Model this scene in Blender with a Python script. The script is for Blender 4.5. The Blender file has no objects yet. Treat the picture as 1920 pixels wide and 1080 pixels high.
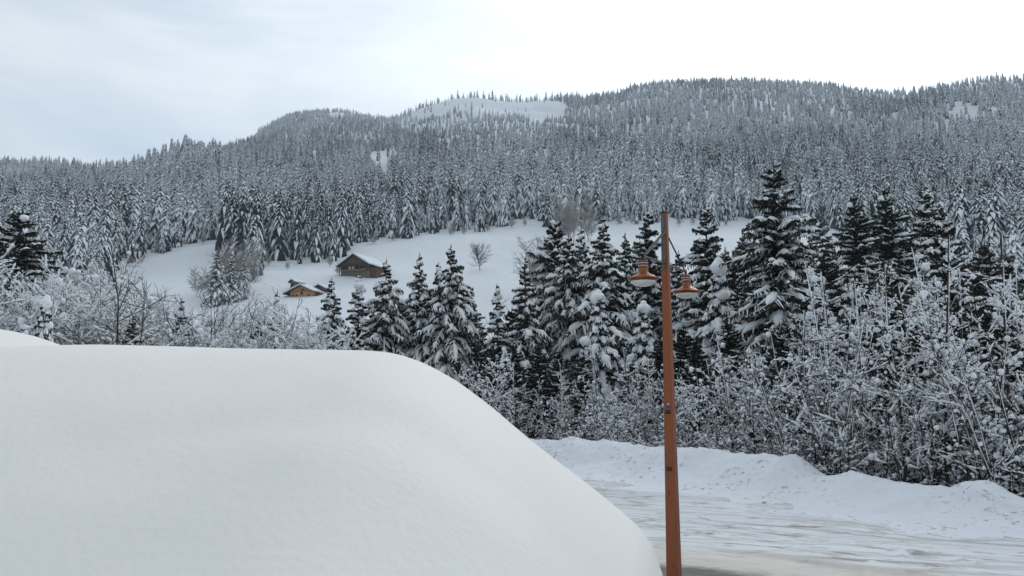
import bpy, math, random
import numpy as np
from mathutils import Vector, Matrix

SC = bpy.context.scene
R = math.radians

# ------------------------------------------------------------------ camera
PITCH = R(7.5)
CAM_Z = 4.0
cam_d = bpy.data.cameras.new('camera')
cam_d.sensor_width = 36.0
cam_d.lens = 36.0 * 1400 / 1920
cam_d.clip_start = 0.05
cam_d.clip_end = 9000
cam = bpy.data.objects.new('camera', cam_d)
cam.location = (0, 0, CAM_Z)
cam.rotation_euler = (R(90) + PITCH, 0, 0)
SC.collection.objects.link(cam)
SC.camera = cam

# ------------------------------------------------------------------ sky, sun, exposure
SUN_AZ = R(27)      # to the right of straight ahead
SUN_EL = R(33)
w = bpy.data.worlds.new('World')
SC.world = w
w.use_nodes = True
nt = w.node_tree
nt.nodes.clear()


def N(tree, typ, **kw):
    n = tree.nodes.new(typ)
    for k, v in kw.items():
        setattr(n, k, v)
    return n


def setup_world():
    L = nt.links.new
    out = N(nt, 'ShaderNodeOutputWorld')
    bg = N(nt, 'ShaderNodeBackground')
    bg.inputs['Strength'].default_value = 0.10
    sky = N(nt, 'ShaderNodeTexSky', sky_type='NISHITA')
    sky.sun_disc = False
    sky.sun_elevation = SUN_EL
    sky.sun_rotation = SUN_AZ
    sky.altitude = 1000
    sky.air_density = 1.0
    sky.dust_density = 1.5
    tc = N(nt, 'ShaderNodeTexCoord')
    # sun direction
    sd = (math.sin(SUN_AZ) * math.cos(SUN_EL), math.cos(SUN_AZ) * math.cos(SUN_EL), math.sin(SUN_EL))
    dot = N(nt, 'ShaderNodeVectorMath', operation='DOT_PRODUCT')
    nrm = N(nt, 'ShaderNodeVectorMath', operation='NORMALIZE')
    L(tc.outputs['Generated'], nrm.inputs[0])
    L(nrm.outputs[0], dot.inputs[0])
    dot.inputs[1].default_value = sd
    mx = N(nt, 'ShaderNodeMath', operation='MAXIMUM')
    L(dot.outputs['Value'], mx.inputs[0])
    mx.inputs[1].default_value = 0
    pw = N(nt, 'ShaderNodeMath', operation='POWER')
    L(mx.outputs[0], pw.inputs[0])
    pw.inputs[1].default_value = 14.0
    gl = N(nt, 'ShaderNodeMath', operation='MULTIPLY_ADD')
    L(pw.outputs[0], gl.inputs[0])
    gl.inputs[1].default_value = 9.0      # bright veil round the hidden sun
    # broad brightening of the cloud sheet towards the sun side
    wide = N(nt, 'ShaderNodeMath', operation='MULTIPLY_ADD')
    L(dot.outputs['Value'], wide.inputs[0])
    wide.inputs[1].default_value = 0.5
    wide.inputs[2].default_value = 0.5
    wide2 = N(nt, 'ShaderNodeMath', operation='POWER')
    L(wide.outputs[0], wide2.inputs[0])
    wide2.inputs[1].default_value = 2.0
    wide3 = N(nt, 'ShaderNodeMath', operation='MULTIPLY_ADD')
    L(wide2.outputs[0], wide3.inputs[0])
    wide3.inputs[1].default_value = 8.5
    wide3.inputs[2].default_value = 4.3   # base cloud luminance (x strength)
    L(wide3.outputs[0], gl.inputs[2])
    # cloud pattern, stretched sideways
    mp = N(nt, 'ShaderNodeMapping')
    mp.inputs['Scale'].default_value = (1.3, 1.3, 4.5)
    L(nrm.outputs[0], mp.inputs['Vector'])
    nz = N(nt, 'ShaderNodeTexNoise')
    nz.inputs['Scale'].default_value = 1.6
    nz.inputs['Detail'].default_value = 5
    nz.inputs['Roughness'].default_value = 0.5
    nz.inputs['Distortion'].default_value = 0.3
    L(mp.outputs[0], nz.inputs['Vector'])
    rp = N(nt, 'ShaderNodeMapRange')
    rp.inputs['From Min'].default_value = 0.32
    rp.inputs['From Max'].default_value = 0.62
    rp.inputs['To Min'].default_value = 0.50
    rp.inputs['To Max'].default_value = 0.97
    L(nz.outputs['Fac'], rp.inputs['Value'])
    tint = N(nt, 'ShaderNodeVectorMath', operation='SCALE')
    tint.inputs[0].default_value = (0.945, 1.01, 1.055)
    L(gl.outputs[0], tint.inputs['Scale'])
    mix = N(nt, 'ShaderNodeMix', data_type='RGBA')
    L(rp.outputs[0], mix.inputs['Factor'])
    blue = N(nt, 'ShaderNodeVectorMath', operation='MULTIPLY')
    blue.inputs[1].default_value = (0.97, 1.15, 1.19)
    L(sky.outputs[0], blue.inputs[0])
    L(blue.outputs[0], mix.inputs['A'])
    L(tint.outputs[0], mix.inputs['B'])
    L(mix.outputs['Result'], bg.inputs['Color'])
    L(bg.outputs[0], out.inputs['Surface'])


setup_world()
sun_d = bpy.data.lights.new('sun', 'SUN')
sun_d.energy = 0.55
sun_d.angle = R(18)
sun_d.color = (1.0, 0.93, 0.84)
sun = bpy.data.objects.new('sun', sun_d)
sun.rotation_euler = (R(90) - SUN_EL, 0, -SUN_AZ + math.pi)
SC.collection.objects.link(sun)
SC.view_settings.view_transform = 'Standard'
SC.view_settings.look = 'None'
SC.view_settings.exposure = 0.05
SC.view_settings.gamma = 1.0
SC.view_settings.use_curve_mapping = False
SC.cycles.max_bounces = 6
SC.cycles.diffuse_bounces = 3
SC.cycles.glossy_bounces = 2
SC.cycles.transmission_bounces = 3
SC.cycles.volume_bounces = 1
SC.cycles.caustics_reflective = False
SC.cycles.caustics_refractive = False

# ------------------------------------------------------------------ helpers
rng = np.random.default_rng(11)
random.seed(7)
ct, st = math.cos(PITCH), math.sin(PITCH)


def e_of(py):                       # tangent of elevation seen at picture row py (per metre forward)
    U = (540 - np.asarray(py, float)) / 1400
    return (st + U * ct) / (ct - U * st)


def u_of(px, py):                   # X/Y of a ray
    U = (540 - np.asarray(py, float)) / 1400
    return ((np.asarray(px, float) - 960) / 1400) / (ct - U * st)


def ray(px, py, Y):
    return Vector((float(u_of(px, py)) * Y, Y, CAM_Z + float(e_of(py)) * Y))


def project(X, Y, Z):
    dz = Z - CAM_Z
    d = Y * ct + dz * st
    v = -Y * st + dz * ct
    return 960 + 1400 * X / d, 540 - 1400 * v / d


def _hash(ix, iy, seed):
    h = (ix.astype(np.int64) * 374761393 + iy.astype(np.int64) * 668265263 + seed * 1274126177) & 0x7fffffff
    h = ((h ^ (h >> 13)) * 1274126177) & 0x7fffffff
    return ((h ^ (h >> 16)) & 0xffff) / 65535.0


def vnoise(x, y, seed=0):
    x = np.asarray(x, float)
    y = np.asarray(y, float)
    ix = np.floor(x)
    iy = np.floor(y)
    fx = x - ix
    fy = y - iy
    fx = fx * fx * (3 - 2 * fx)
    fy = fy * fy * (3 - 2 * fy)
    a = _hash(ix, iy, seed)
    b = _hash(ix + 1, iy, seed)
    c = _hash(ix, iy + 1, seed)
    d = _hash(ix + 1, iy + 1, seed)
    return (a * (1 - fx) + b * fx) * (1 - fy) + (c * (1 - fx) + d * fx) * fy - 0.5


def fbm(x, y, seed=0, octv=4, gain=0.5):
    s = 0
    a = 1.0
    for o in range(octv):
        s = s + a * vnoise(x * 2 ** o + 17.3 * o, y * 2 ** o - 9.1 * o, seed + o)
        a *= gain
    return s


def sstep(a, b, x):
    t = np.clip((x - a) / (b - a), 0, 1)
    return t * t * (3 - 2 * t)


def tag(o, label=None, cat=None, group=None, kind=None):
    if label:
        o['label'] = label
    if cat:
        o['category'] = cat
    if group:
        o['group'] = group
    if kind:
        o['kind'] = kind
    return o


def link(name, data, parent=None):
    o = bpy.data.objects.new(name, data)
    SC.collection.objects.link(o)
    if parent is not None:
        o.parent = parent
    return o


def empty(name, loc, rz=0.0):
    o = link(name, None)
    o.location = loc
    o.rotation_euler = (0, 0, rz)
    o.empty_display_size = 0.3
    return o


class MB:
    """collects quads and triangles as arrays"""

    def __init__(s):
        s.v = []
        s.q = []
        s.t = []
        s.qm = []
        s.tm = []
        s.n = 0

    def add(s, v, q=None, t=None, m=0):
        v = np.asarray(v, float).reshape(-1, 3)
        if q is not None and len(q):
            q = np.asarray(q, int).reshape(-1, 4)
            s.q.append(q + s.n)
            s.qm.append(np.full(len(q), m))
        if t is not None and len(t):
            t = np.asarray(t, int).reshape(-1, 3)
            s.t.append(t + s.n)
            s.tm.append(np.full(len(t), m))
        s.v.append(v)
        s.n += len(v)

    def strips(s, P, S, m=0):
        """P (n,k,3) centre lines, S (n,k,3) half-width vectors"""
        n, k, _ = P.shape
        V = np.stack([P - S, P + S], axis=2).reshape(-1, 3)
        i = np.arange(n)[:, None] * (k * 2) + np.arange(k - 1)[None, :] * 2
        i = i.ravel()
        s.add(V, q=np.stack([i, i + 1, i + 3, i + 2], 1), m=m)

    def tubes(s, P, A, B=None, sides=5, m=0, lift=None, cap=False):
        """P (n,k,3); A side radius (n,k); B up radius (n,k)"""
        n, k, _ = P.shape
        if B is None:
            B = A
        T = np.gradient(P, axis=1)
        T /= np.linalg.norm(T, axis=2, keepdims=True) + 1e-9
        Z = np.array([0, 0, 1.0])
        side = np.cross(T, Z)
        ln = np.linalg.norm(side, axis=2, keepdims=True)
        side = np.where(ln < 0.08, np.array([1.0, 0, 0]), side / (ln + 1e-9))
        up = np.cross(side, T)
        C = P if lift is None else P + lift[..., None] * np.array([0, 0, 1.0])
        a = np.arange(sides) * 2 * math.pi / sides + math.pi / 2
        V = (C[:, :, None, :] + side[:, :, None, :] * (A[:, :, None, None] * np.cos(a)[None, None, :, None])
             + up[:, :, None, :] * (B[:, :, None, None] * np.sin(a)[None, None, :, None]))
        base = np.arange(n)[:, None, None] * (k * sides) + np.arange(k - 1)[None, :, None] * sides
        j = np.arange(sides)[None, None, :]
        j2 = (j + 1) % sides
        q = np.stack([base + j, base + j2, base + sides + j2, base + sides + j], -1).reshape(-1, 4)
        s.add(V.reshape(-1, 3), q=q, m=m)
        if cap:
            for e in (0, k - 1):
                b0 = np.arange(n)[:, None] * (k * sides) + e * sides
                tri = []
                for c in range(1, sides - 1):
                    tri.append(np.stack([b0[:, 0], b0[:, 0] + c, b0[:, 0] + c + 1], 1))
                s.t.append(np.concatenate(tri) + s.n - n * k * sides)
                s.tm.append(np.full(len(tri) * n, m))

    def box(s, x0, x1, y0, y1, z0, z1, m=0, M=None):
        v = np.array([(x, y, z) for z in (z0, z1) for y in (y0, y1) for x in (x0, x1)], float)
        if M is not None:
            v = np.array([tuple(M @ Vector(p)) for p in v])
        s.add(v, q=[(0, 2, 3, 1), (4, 5, 7, 6), (0, 1, 5, 4), (2, 6, 7, 3), (0, 4, 6, 2), (1, 3, 7, 5)], m=m)

    def prism(s, poly, y0, y1, m=0, M=None):
        """poly in x,z extruded from y0 to y1"""
        n = len(poly)
        v = [(x, y0, z) for x, z in poly] + [(x, y1, z) for x, z in poly]
        if M is not None:
            v = [tuple(M @ Vector(p)) for p in v]
        q = [(i, (i + 1) % n, n + (i + 1) % n, n + i) for i in range(n)]
        t = [(0, i, i + 1) for i in range(1, n - 1)] + [(n, n + i + 1, n + i) for i in range(1, n - 1)]
        s.add(v, q=q, t=t, m=m)

    def lathe(s, prof, seg=32, m=0, c=(0, 0, 0)):
        k = len(prof)
        a = np.arange(seg) * 2 * math.pi / seg
        V = np.array([[(c[0] + r * math.cos(t), c[1] + r * math.sin(t), c[2] + z) for t in a] for r, z in prof])
        i = np.arange(k - 1)[:, None] * seg
        j = np.arange(seg)[None, :]
        j2 = (j + 1) % seg
        q = np.stack([i + j, i + j2, i + seg + j2, i + seg + j], -1).reshape(-1, 4)
        s.add(V.reshape(-1, 3), q=q, m=m)

    def mesh(s, name, mats, smooth=False):
        me = bpy.data.meshes.new(name)
        V = np.concatenate(s.v) if s.v else np.zeros((0, 3))
        Q = np.concatenate(s.q) if s.q else np.zeros((0, 4), int)
        T = np.concatenate(s.t) if s.t else np.zeros((0, 3), int)
        me.vertices.add(len(V))
        me.vertices.foreach_set('co', V.astype(np.float32).ravel())
        nl = Q.size + T.size
        me.loops.add(nl)
        me.loops.foreach_set('vertex_index', np.concatenate([Q.ravel(), T.ravel()]).astype(np.int32))
        npoly = len(Q) + len(T)
        me.polygons.add(npoly)
        start = np.concatenate([np.arange(len(Q)) * 4, Q.size + np.arange(len(T)) * 3]).astype(np.int32)
        me.polygons.foreach_set('loop_start', start)
        mi = np.concatenate([np.concatenate(s.qm) if s.qm else np.zeros(0, int), np.concatenate(s.tm) if s.tm else np.zeros(0, int)])
        me.polygons.foreach_set('material_index', mi.astype(np.int32))
        me.polygons.foreach_set('use_smooth', np.full(npoly, smooth))
        for mt in (mats if isinstance(mats, (list, tuple)) else [mats]):
            me.materials.append(mt)
        me.update(calc_edges=True)
        return me

    def build(s, name, mats, parent=None, smooth=False):
        return link(name, s.mesh(name, mats, smooth), parent)


def grid_mesh(name, X, Y, Z, mats, keep=None):
    """X,Y,Z (r,c) arrays -> smooth sheet"""
    r, c = X.shape
    mb = MB()
    i = np.arange(r - 1)[:, None] * c + np.arange(c - 1)[None, :]
    i = i.ravel()
    q = np.stack([i, i + 1, i + c + 1, i + c], 1)
    if keep is not None:
        k = (keep[:-1, :-1] & keep[1:, :-1] & keep[:-1, 1:] & keep[1:, 1:]).ravel()
        q = q[k]
    mb.add(np.stack([X, Y, Z], -1).reshape(-1, 3), q=q)
    return mb.mesh(name, mats, True)


# ------------------------------------------------------------------ materials
def mat(name, col, rough=0.8, metal=0.0, noise=None, bump=None, spec=0.3, objvar=0.0, sss=0.0):
    """noise=(scale, other colour, amount) ; bump=(scale,strength,distance)"""
    m = bpy.data.materials.new(name)
    m.use_nodes = True
    t = m.node_tree
    b = t.nodes['Principled BSDF']
    b.inputs['Base Color'].default_value = (*col, 1)
    b.inputs['Roughness'].default_value = rough
    b.inputs['Metallic'].default_value = metal
    b.inputs['Specular IOR Level'].default_value = spec
    if sss:
        b.inputs['Subsurface Weight'].default_value = sss
        b.inputs['Subsurface Radius'].default_value = (0.05, 0.05, 0.06)
    tc = N(t, 'ShaderNodeTexCoord')
    if noise:
        nz = N(t, 'ShaderNodeTexNoise')
        nz.inputs['Scale'].default_value = noise[0]
        nz.inputs['Detail'].default_value = 4
        t.links.new(tc.outputs['Object'], nz.inputs['Vector'])
        rp = N(t, 'ShaderNodeMapRange')
        rp.inputs['From Min'].default_value = 0.35
        rp.inputs['From Max'].default_value = 0.65
        rp.inputs['To Max'].default_value = noise[2]
        t.links.new(nz.outputs['Fac'], rp.inputs['Value'])
        mx = N(t, 'ShaderNodeMix', data_type='RGBA')
        mx.inputs['A'].default_value = (*col, 1)
        mx.inputs['B'].default_value = (*noise[1], 1)
        t.links.new(rp.outputs[0], mx.inputs['Factor'])
        t.links.new(mx.outputs['Result'], b.inputs['Base Color'])
    if bump:
        nb = N(t, 'ShaderNodeTexNoise')
        nb.inputs['Scale'].default_value = bump[0]
        nb.inputs['Detail'].default_value = 3
        t.links.new(tc.outputs['Object'], nb.inputs['Vector'])
        bp = N(t, 'ShaderNodeBump')
        bp.inputs['Strength'].default_value = bump[1]
        bp.inputs['Distance'].default_value = bump[2]
        t.links.new(nb.outputs['Fac'], bp.inputs['Height'])
        t.links.new(bp.outputs[0], b.inputs['Normal'])
    return m


def plank_mat(name, c1, c2, scale=(6, 1, 1), rough=0.85, axis='X'):
    """timber: vertical or horizontal boards with grain and thin dark joints"""
    m = bpy.data.materials.new(name)
    m.use_nodes = True
    t = m.node_tree
    b = t.nodes['Principled BSDF']
    b.inputs['Roughness'].default_value = rough
    b.inputs['Specular IOR Level'].default_value = 0.2
    tc = N(t, 'ShaderNodeTexCoord')
    mp = N(t, 'ShaderNodeMapping')
    mp.inputs['Scale'].default_value = scale
    t.links.new(tc.outputs['Object'], mp.inputs['Vector'])
    nz = N(t, 'ShaderNodeTexNoise')
    nz.inputs['Scale'].default_value = 1.0
    nz.inputs['Detail'].default_value = 5
    nz.inputs['Roughness'].default_value = 0.65
    t.links.new(mp.outputs[0], nz.inputs['Vector'])
    rp = N(t, 'ShaderNodeMapRange')
    rp.inputs['From Min'].default_value = 0.3
    rp.inputs['From Max'].default_value = 0.7
    t.links.new(nz.outputs['Fac'], rp.inputs['Value'])
    mx = N(t, 'ShaderNodeMix', data_type='RGBA')
    mx.inputs['A'].default_value = (*c1, 1)
    mx.inputs['B'].default_value = (*c2, 1)
    t.links.new(rp.outputs[0], mx.inputs['Factor'])
    t.links.new(mx.outputs['Result'], b.inputs['Base Color'])
    return m


M = {}
M['snow'] = mat('fresh_snow', (0.71, 0.755, 0.79), 0.75, bump=(0.25, 0.5, 0.6), spec=0.2)
M['snow_mound'] = mat('deep_snow', (0.88, 0.86, 0.82), 0.65, bump=(16, 0.45, 0.012), spec=0.2)
M['tree_snow'] = mat('tree_snow', (0.90, 0.92, 0.94), 0.8, spec=0.1)
M['far_snow'] = mat('far_tree_snow', (0.88, 0.92, 0.95), 0.9, spec=0.0)
M['needle'] = mat('spruce_needles', (0.028, 0.036, 0.030), 0.8, noise=(1.4, (0.045, 0.040, 0.028), 0.8), spec=0.1)
M['far_needle'] = mat('far_needles', (0.013, 0.019, 0.020), 0.9, noise=(0.5, (0.035, 0.045, 0.048), 0.9), spec=0.0)
M['bark'] = mat('bark', (0.045, 0.036, 0.030), 0.9, noise=(5, (0.09, 0.075, 0.065), 0.8), spec=0.1)
M['twig'] = mat('twig_bark', (0.030, 0.027, 0.026), 0.9, noise=(3, (0.07, 0.06, 0.056), 0.8), spec=0.1)
M['frost_twig'] = mat('frosted_twig', (0.50, 0.50, 0.50), 0.9, noise=(1, (0.26, 0.22, 0.19), 0.9), spec=0.1)


def road_material():
    m = bpy.data.materials.new('packed_snow_road')
    m.use_nodes = True
    t = m.node_tree
    L = t.links.new
    b = t.nodes['Principled BSDF']
    b.inputs['Roughness'].default_value = 0.6
    b.inputs['Specular IOR Level'].default_value = 0.3
    tc = N(t, 'ShaderNodeTexCoord')

    def streak(rot, sc, thr0, thr1, seed):
        mp = N(t, 'ShaderNodeMapping')
        mp.vector_type = 'TEXTURE'
        mp.inputs['Rotation'].default_value = (0, 0, R(-rot))
        mp.inputs['Location'].default_value = (seed, seed * 0.7, 0)
        mp.inputs['Scale'].default_value = tuple(1 / q for q in sc)
        L(tc.outputs['Object'], mp.inputs['Vector'])
        n = N(t, 'ShaderNodeTexNoise')
        n.inputs['Scale'].default_value = 1.0
        n.inputs['Detail'].default_value = 6
        n.inputs['Roughness'].default_value = 0.62
        n.inputs['Distortion'].default_value = 0.25
        L(mp.outputs[0], n.inputs['Vector'])
        r = N(t, 'ShaderNodeMapRange')
        r.inputs['From Min'].default_value = thr0
        r.inputs['From Max'].default_value = thr1
        L(n.outputs['Fac'], r.inputs['Value'])
        return r.outputs[0]
    s1 = streak(33, (0.10, 3.6, 1), 0.52, 0.66, 3)      # tyre streaks along the road
    s2 = streak(12, (0.14, 3.4, 1), 0.54, 0.68, 11)
    s3 = streak(20, (1.0, 2.0, 1), 0.56, 0.68, 5)       # scattered brown clods
    s4 = streak(0, (0.12, 0.12, 1), 0.42, 0.62, 8)     # large patches

    def mathn(op, a, b_):
        n = N(t, 'ShaderNodeMath', operation=op)
        for i, x in enumerate((a, b_)):
            if isinstance(x, (int, float)):
                n.inputs[i].default_value = x
            else:
                L(x, n.inputs[i])
        return n.outputs[0]
    def tyre(rot, period, off, wob, width):
        mp = N(t, 'ShaderNodeMapping')
        mp.vector_type = 'TEXTURE'
        mp.inputs['Rotation'].default_value = (0, 0, R(-rot))
        L(tc.outputs['Object'], mp.inputs['Vector'])
        sp = N(t, 'ShaderNodeSeparateXYZ')
        L(mp.outputs[0], sp.inputs[0])
        n = N(t, 'ShaderNodeTexNoise')
        n.inputs['Scale'].default_value = 0.11
        n.inputs['Detail'].default_value = 1
        L(mp.outputs[0], n.inputs['Vector'])
        y_ = mathn('ADD', sp.outputs['Y'], mathn('MULTIPLY', n.outputs['Fac'], wob))
        fr_ = mathn('FRACT', mathn('ADD', mathn('DIVIDE', y_, period), off), 0)
        d_ = mathn('ABSOLUTE', mathn('SUBTRACT', fr_, 0.5), 0)
        r = N(t, 'ShaderNodeMapRange')
        r.inputs['From Min'].default_value = width
        r.inputs['From Max'].default_value = width * .4
        L(d_, r.inputs['Value'])
        n2_ = N(t, 'ShaderNodeTexNoise')
        n2_.inputs['Scale'].default_value = 0.55
        n2_.inputs['Detail'].default_value = 6
        n2_.inputs['Roughness'].default_value = .7
        L(tc.outputs['Object'], n2_.inputs['Vector'])
        r2_ = N(t, 'ShaderNodeMapRange')
        r2_.inputs['From Min'].default_value = 0.44
        r2_.inputs['From Max'].default_value = 0.60
        L(n2_.outputs['Fac'], r2_.inputs['Value'])
        return mathn('MULTIPLY', r.outputs[0], r2_.outputs[0])
    ty = mathn('MAXIMUM', tyre(30, 1.75, .1, 5.0, .055), mathn('MAXIMUM', tyre(19, 2.6, .4, 9.0, .035), tyre(41, 3.4, .7, 12.0, .028)))
    tr = mathn('MAXIMUM', mathn('MAXIMUM', s1, s2), mathn('MULTIPLY', ty, .9))
    tr = mathn('MULTIPLY', tr, mathn('MULTIPLY_ADD', s4, 0.7))
    tr.node.inputs[2].default_value if False else None
    mx1 = N(t, 'ShaderNodeMix', data_type='RGBA')
    mx1.inputs['A'].default_value = (0.71, 0.735, 0.76, 1)
    mx1.inputs['B'].default_value = (0.31, 0.295, 0.285, 1)
    L(tr, mx1.inputs['Factor'])
    mx2 = N(t, 'ShaderNodeMix', data_type='RGBA')
    L(mx1.outputs['Result'], mx2.inputs['A'])
    mx2.inputs['B'].default_value = (0.24, 0.20, 0.17, 1)
    L(mathn('MULTIPLY', s3, mathn('MULTIPLY_ADD', s4, 0.6)), mx2.inputs['Factor'])
    # near edge: brown slush and wet asphalt (bare strip along the near lane)
    sep = N(t, 'ShaderNodeSeparateXYZ')
    mpn = N(t, 'ShaderNodeMapping')
    mpn.inputs['Rotation'].default_value = (0, 0, R(27))
    L(tc.outputs['Object'], mpn.inputs['Vector'])
    L(mpn.outputs[0], sep.inputs[0])
    nn = N(t, 'ShaderNodeTexNoise')
    nn.inputs['Scale'].default_value = 0.9
    nn.inputs['Detail'].default_value = 5
    L(tc.outputs['Object'], nn.inputs['Vector'])
    yy = mathn('ADD', sep.outputs['Y'], mathn('MULTIPLY', nn.outputs['Fac'], 1.6))
    r1 = N(t, 'ShaderNodeMapRange')
    r1.inputs['From Min'].default_value = 20.5
    r1.inputs['From Max'].default_value = 18.9
    L(yy, r1.inputs['Value'])
    mx3 = N(t, 'ShaderNodeMix', data_type='RGBA')
    L(mx2.outputs['Result'], mx3.inputs['A'])
    mx3.inputs['B'].default_value = (0.62, 0.58, 0.53, 1)
    L(r1.outputs[0], mx3.inputs['Factor'])
    r2 = N(t, 'ShaderNodeMapRange')
    r2.inputs['From Min'].default_value = 18.3
    r2.inputs['From Max'].default_value = 17.7
    L(yy, r2.inputs['Value'])
    mx4 = N(t, 'ShaderNodeMix', data_type='RGBA')
    L(mx3.outputs['Result'], mx4.inputs['A'])
    mx4.inputs['B'].default_value = (0.13, 0.12, 0.11, 1)
    L(r2.outputs[0], mx4.inputs['Factor'])
    L(mx4.outputs['Result'], b.inputs['Base Color'])
    bp = N(t, 'ShaderNodeBump')
    bp.inputs['Strength'].default_value = 0.6
    bp.inputs['Distance'].default_value = 0.05
    L(mathn('ADD', tr, s3), bp.inputs['Height'])
    L(bp.outputs[0], b.inputs['Normal'])
    return m


def bank_material():
    m = mat('ploughed_snow', (0.78, 0.81, 0.85), 0.75, spec=0.2)
    t = m.node_tree
    L = t.links.new
    b = t.nodes['Principled BSDF']
    tc = N(t, 'ShaderNodeTexCoord')
    n1 = N(t, 'ShaderNodeTexNoise')
    n1.inputs['Scale'].default_value = 4.0
    n1.inputs['Detail'].default_value = 5
    n1.inputs['Roughness'].default_value = 0.7
    n2 = N(t, 'ShaderNodeTexNoise')
    n2.inputs['Scale'].default_value = 0.35
    L(tc.outputs['Object'], n1.inputs['Vector'])
    L(tc.outputs['Object'], n2.inputs['Vector'])
    r1 = N(t, 'ShaderNodeMapRange')
    r1.inputs['From Min'].default_value = 0.56
    r1.inputs['From Max'].default_value = 0.64
    L(n1.outputs['Fac'], r1.inputs['Value'])
    r2 = N(t, 'ShaderNodeMapRange')
    r2.inputs['From Min'].default_value = 0.42
    r2.inputs['From Max'].default_value = 0.60
    L(n2.outputs['Fac'], r2.inputs['Value'])
    mu = N(t, 'ShaderNodeMath', operation='MULTIPLY')
    L(r1.outputs[0], mu.inputs[0])
    L(r2.outputs[0], mu.inputs[1])
    mx = N(t, 'ShaderNodeMix', data_type='RGBA')
    mx.inputs['A'].default_value = (0.78, 0.81, 0.85, 1)
    mx.inputs['B'].default_value = (0.30, 0.26, 0.23, 1)
    L(mu.outputs[0], mx.inputs['Factor'])
    L(mx.outputs['Result'], b.inputs['Base Color'])
    bp = N(t, 'ShaderNodeBump')
    bp.inputs['Strength'].default_value = 0.5
    bp.inputs['Distance'].default_value = 0.06
    L(n1.outputs['Fac'], bp.inputs['Height'])
    L(bp.outputs[0], b.inputs['Normal'])
    return m


# ------------------------------------------------------------------ terrain
# survey of the valley side: for columns of the view, rows met at each distance
PXC = np.array([-900, -300, 0, 300, 420, 560, 700, 850, 1000, 1200, 1450, 1600, 1750, 1920, 2300, 2900], float)
ROWS = {
    150: [650, 650, 650, 650, 655, 660, 660, 660, 660, 670, 670, 670, 665, 660, 650, 640],
    200: [600, 600, 600, 585, 582, 582, 584, 590, 590, 595, 595, 600, 600, 600, 590, 580],
    260: [555, 555, 555, 530, 525, 525, 520, 521, 520, 518, 516, 520, 525, 530, 520, 510],
    340: [500, 500, 500, 472, 462, 478, 466, 462, 458, 452, 452, 455, 458, 460, 450, 440],
    420: [460, 460, 460, 440, 435, 442, 435, 430, 421, 419, 420, 422, 416, 410, 400, 390],
}
RIDGE_PX = np.array([-900, -300, 0, 80, 160, 200, 230, 330, 430, 500, 535, 620, 660, 700, 740, 790, 850, 900, 960, 1040, 1150, 1210, 1330, 1450, 1560, 1680, 1740, 1840, 1920, 2300, 2900], float)
RIDGE_PY = np.array([290, 296, 303, 304, 311, 318, 314, 298, 274, 242, 212, 205, 211, 221, 222, 198, 181, 180, 186, 184, 177, 156, 148, 150, 159, 176, 167, 148, 148, 162, 185], float)
RIDGE_R = np.array([1300, 1300, 1300, 1300, 1250, 1150, 1050, 1000, 1150, 1900, 2000, 2050, 2050, 2000, 1900, 1800, 1750, 1700, 1700, 1700, 1650, 1600, 1550, 1550, 1500, 1400, 1250, 1150, 1150, 1150, 1150], float)

GU = np.linspace(-1.5, 1.5, 501)
GT = np.linspace(math.log(140), math.log(3600), 360)


def build_survey():
    e_rows = {}
    for Y, pys in ROWS.items():
        e_rows[Y] = np.interp(GU, u_of(PXC, pys), e_of(pys))
    ru = u_of(RIDGE_PX, RIDGE_PY)
    er = np.interp(GU, ru, e_of(RIDGE_PY))
    RR = np.interp(GU, ru, RIDGE_R)
    k = np.ones(9) / 9
    RRs = np.convolve(np.pad(RR, 4, 'edge'), k, 'valid')
    YY = np.exp(GT)[:, None] * np.ones_like(GU)[None, :]
    E = np.zeros_like(YY)
    keys = sorted(e_rows)
    lk = np.log(keys)
    stack = np.array([e_rows[y] for y in keys])
    for j in range(len(GU)):
        low = np.interp(GT, lk, stack[:, j])
        s = np.clip((GT - math.log(420)) / (math.log(RRs[j]) - math.log(420)), 0, 1)
        up = stack[-1, j] + (er[j] - stack[-1, j]) * (1 - (1 - s) ** 1.15)
        E[:, j] = np.where(GT < math.log(420), low, up)
    Z = CAM_Z + E * YY
    beyond = np.maximum(YY - RRs[None, :], 0)
    Z = np.where(beyond > 0, CAM_Z + er[None, :] * RRs[None, :] - 0.35 * beyond, Z)
    # blur (keeps the crest rows close)
    for _ in range(3):
        Zp = np.pad(Z, 2, 'edge')
        Z = (Zp[:-4, 2:-2] + 2 * Zp[1:-3, 2:-2] + 3 * Zp[2:-2, 2:-2] + 2 * Zp[3:-1, 2:-2] + Zp[4:, 2:-2]) / 9
        Zp = np.pad(Z, 2, 'edge')
        Z = (Zp[2:-2, :-4] + 2 * Zp[2:-2, 1:-3] + 3 * Zp[2:-2, 2:-2] + 2 * Zp[2:-2, 3:-1] + Zp[2:-2, 4:]) / 9
    return Z, RRs


GZ, GR = build_survey()


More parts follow.
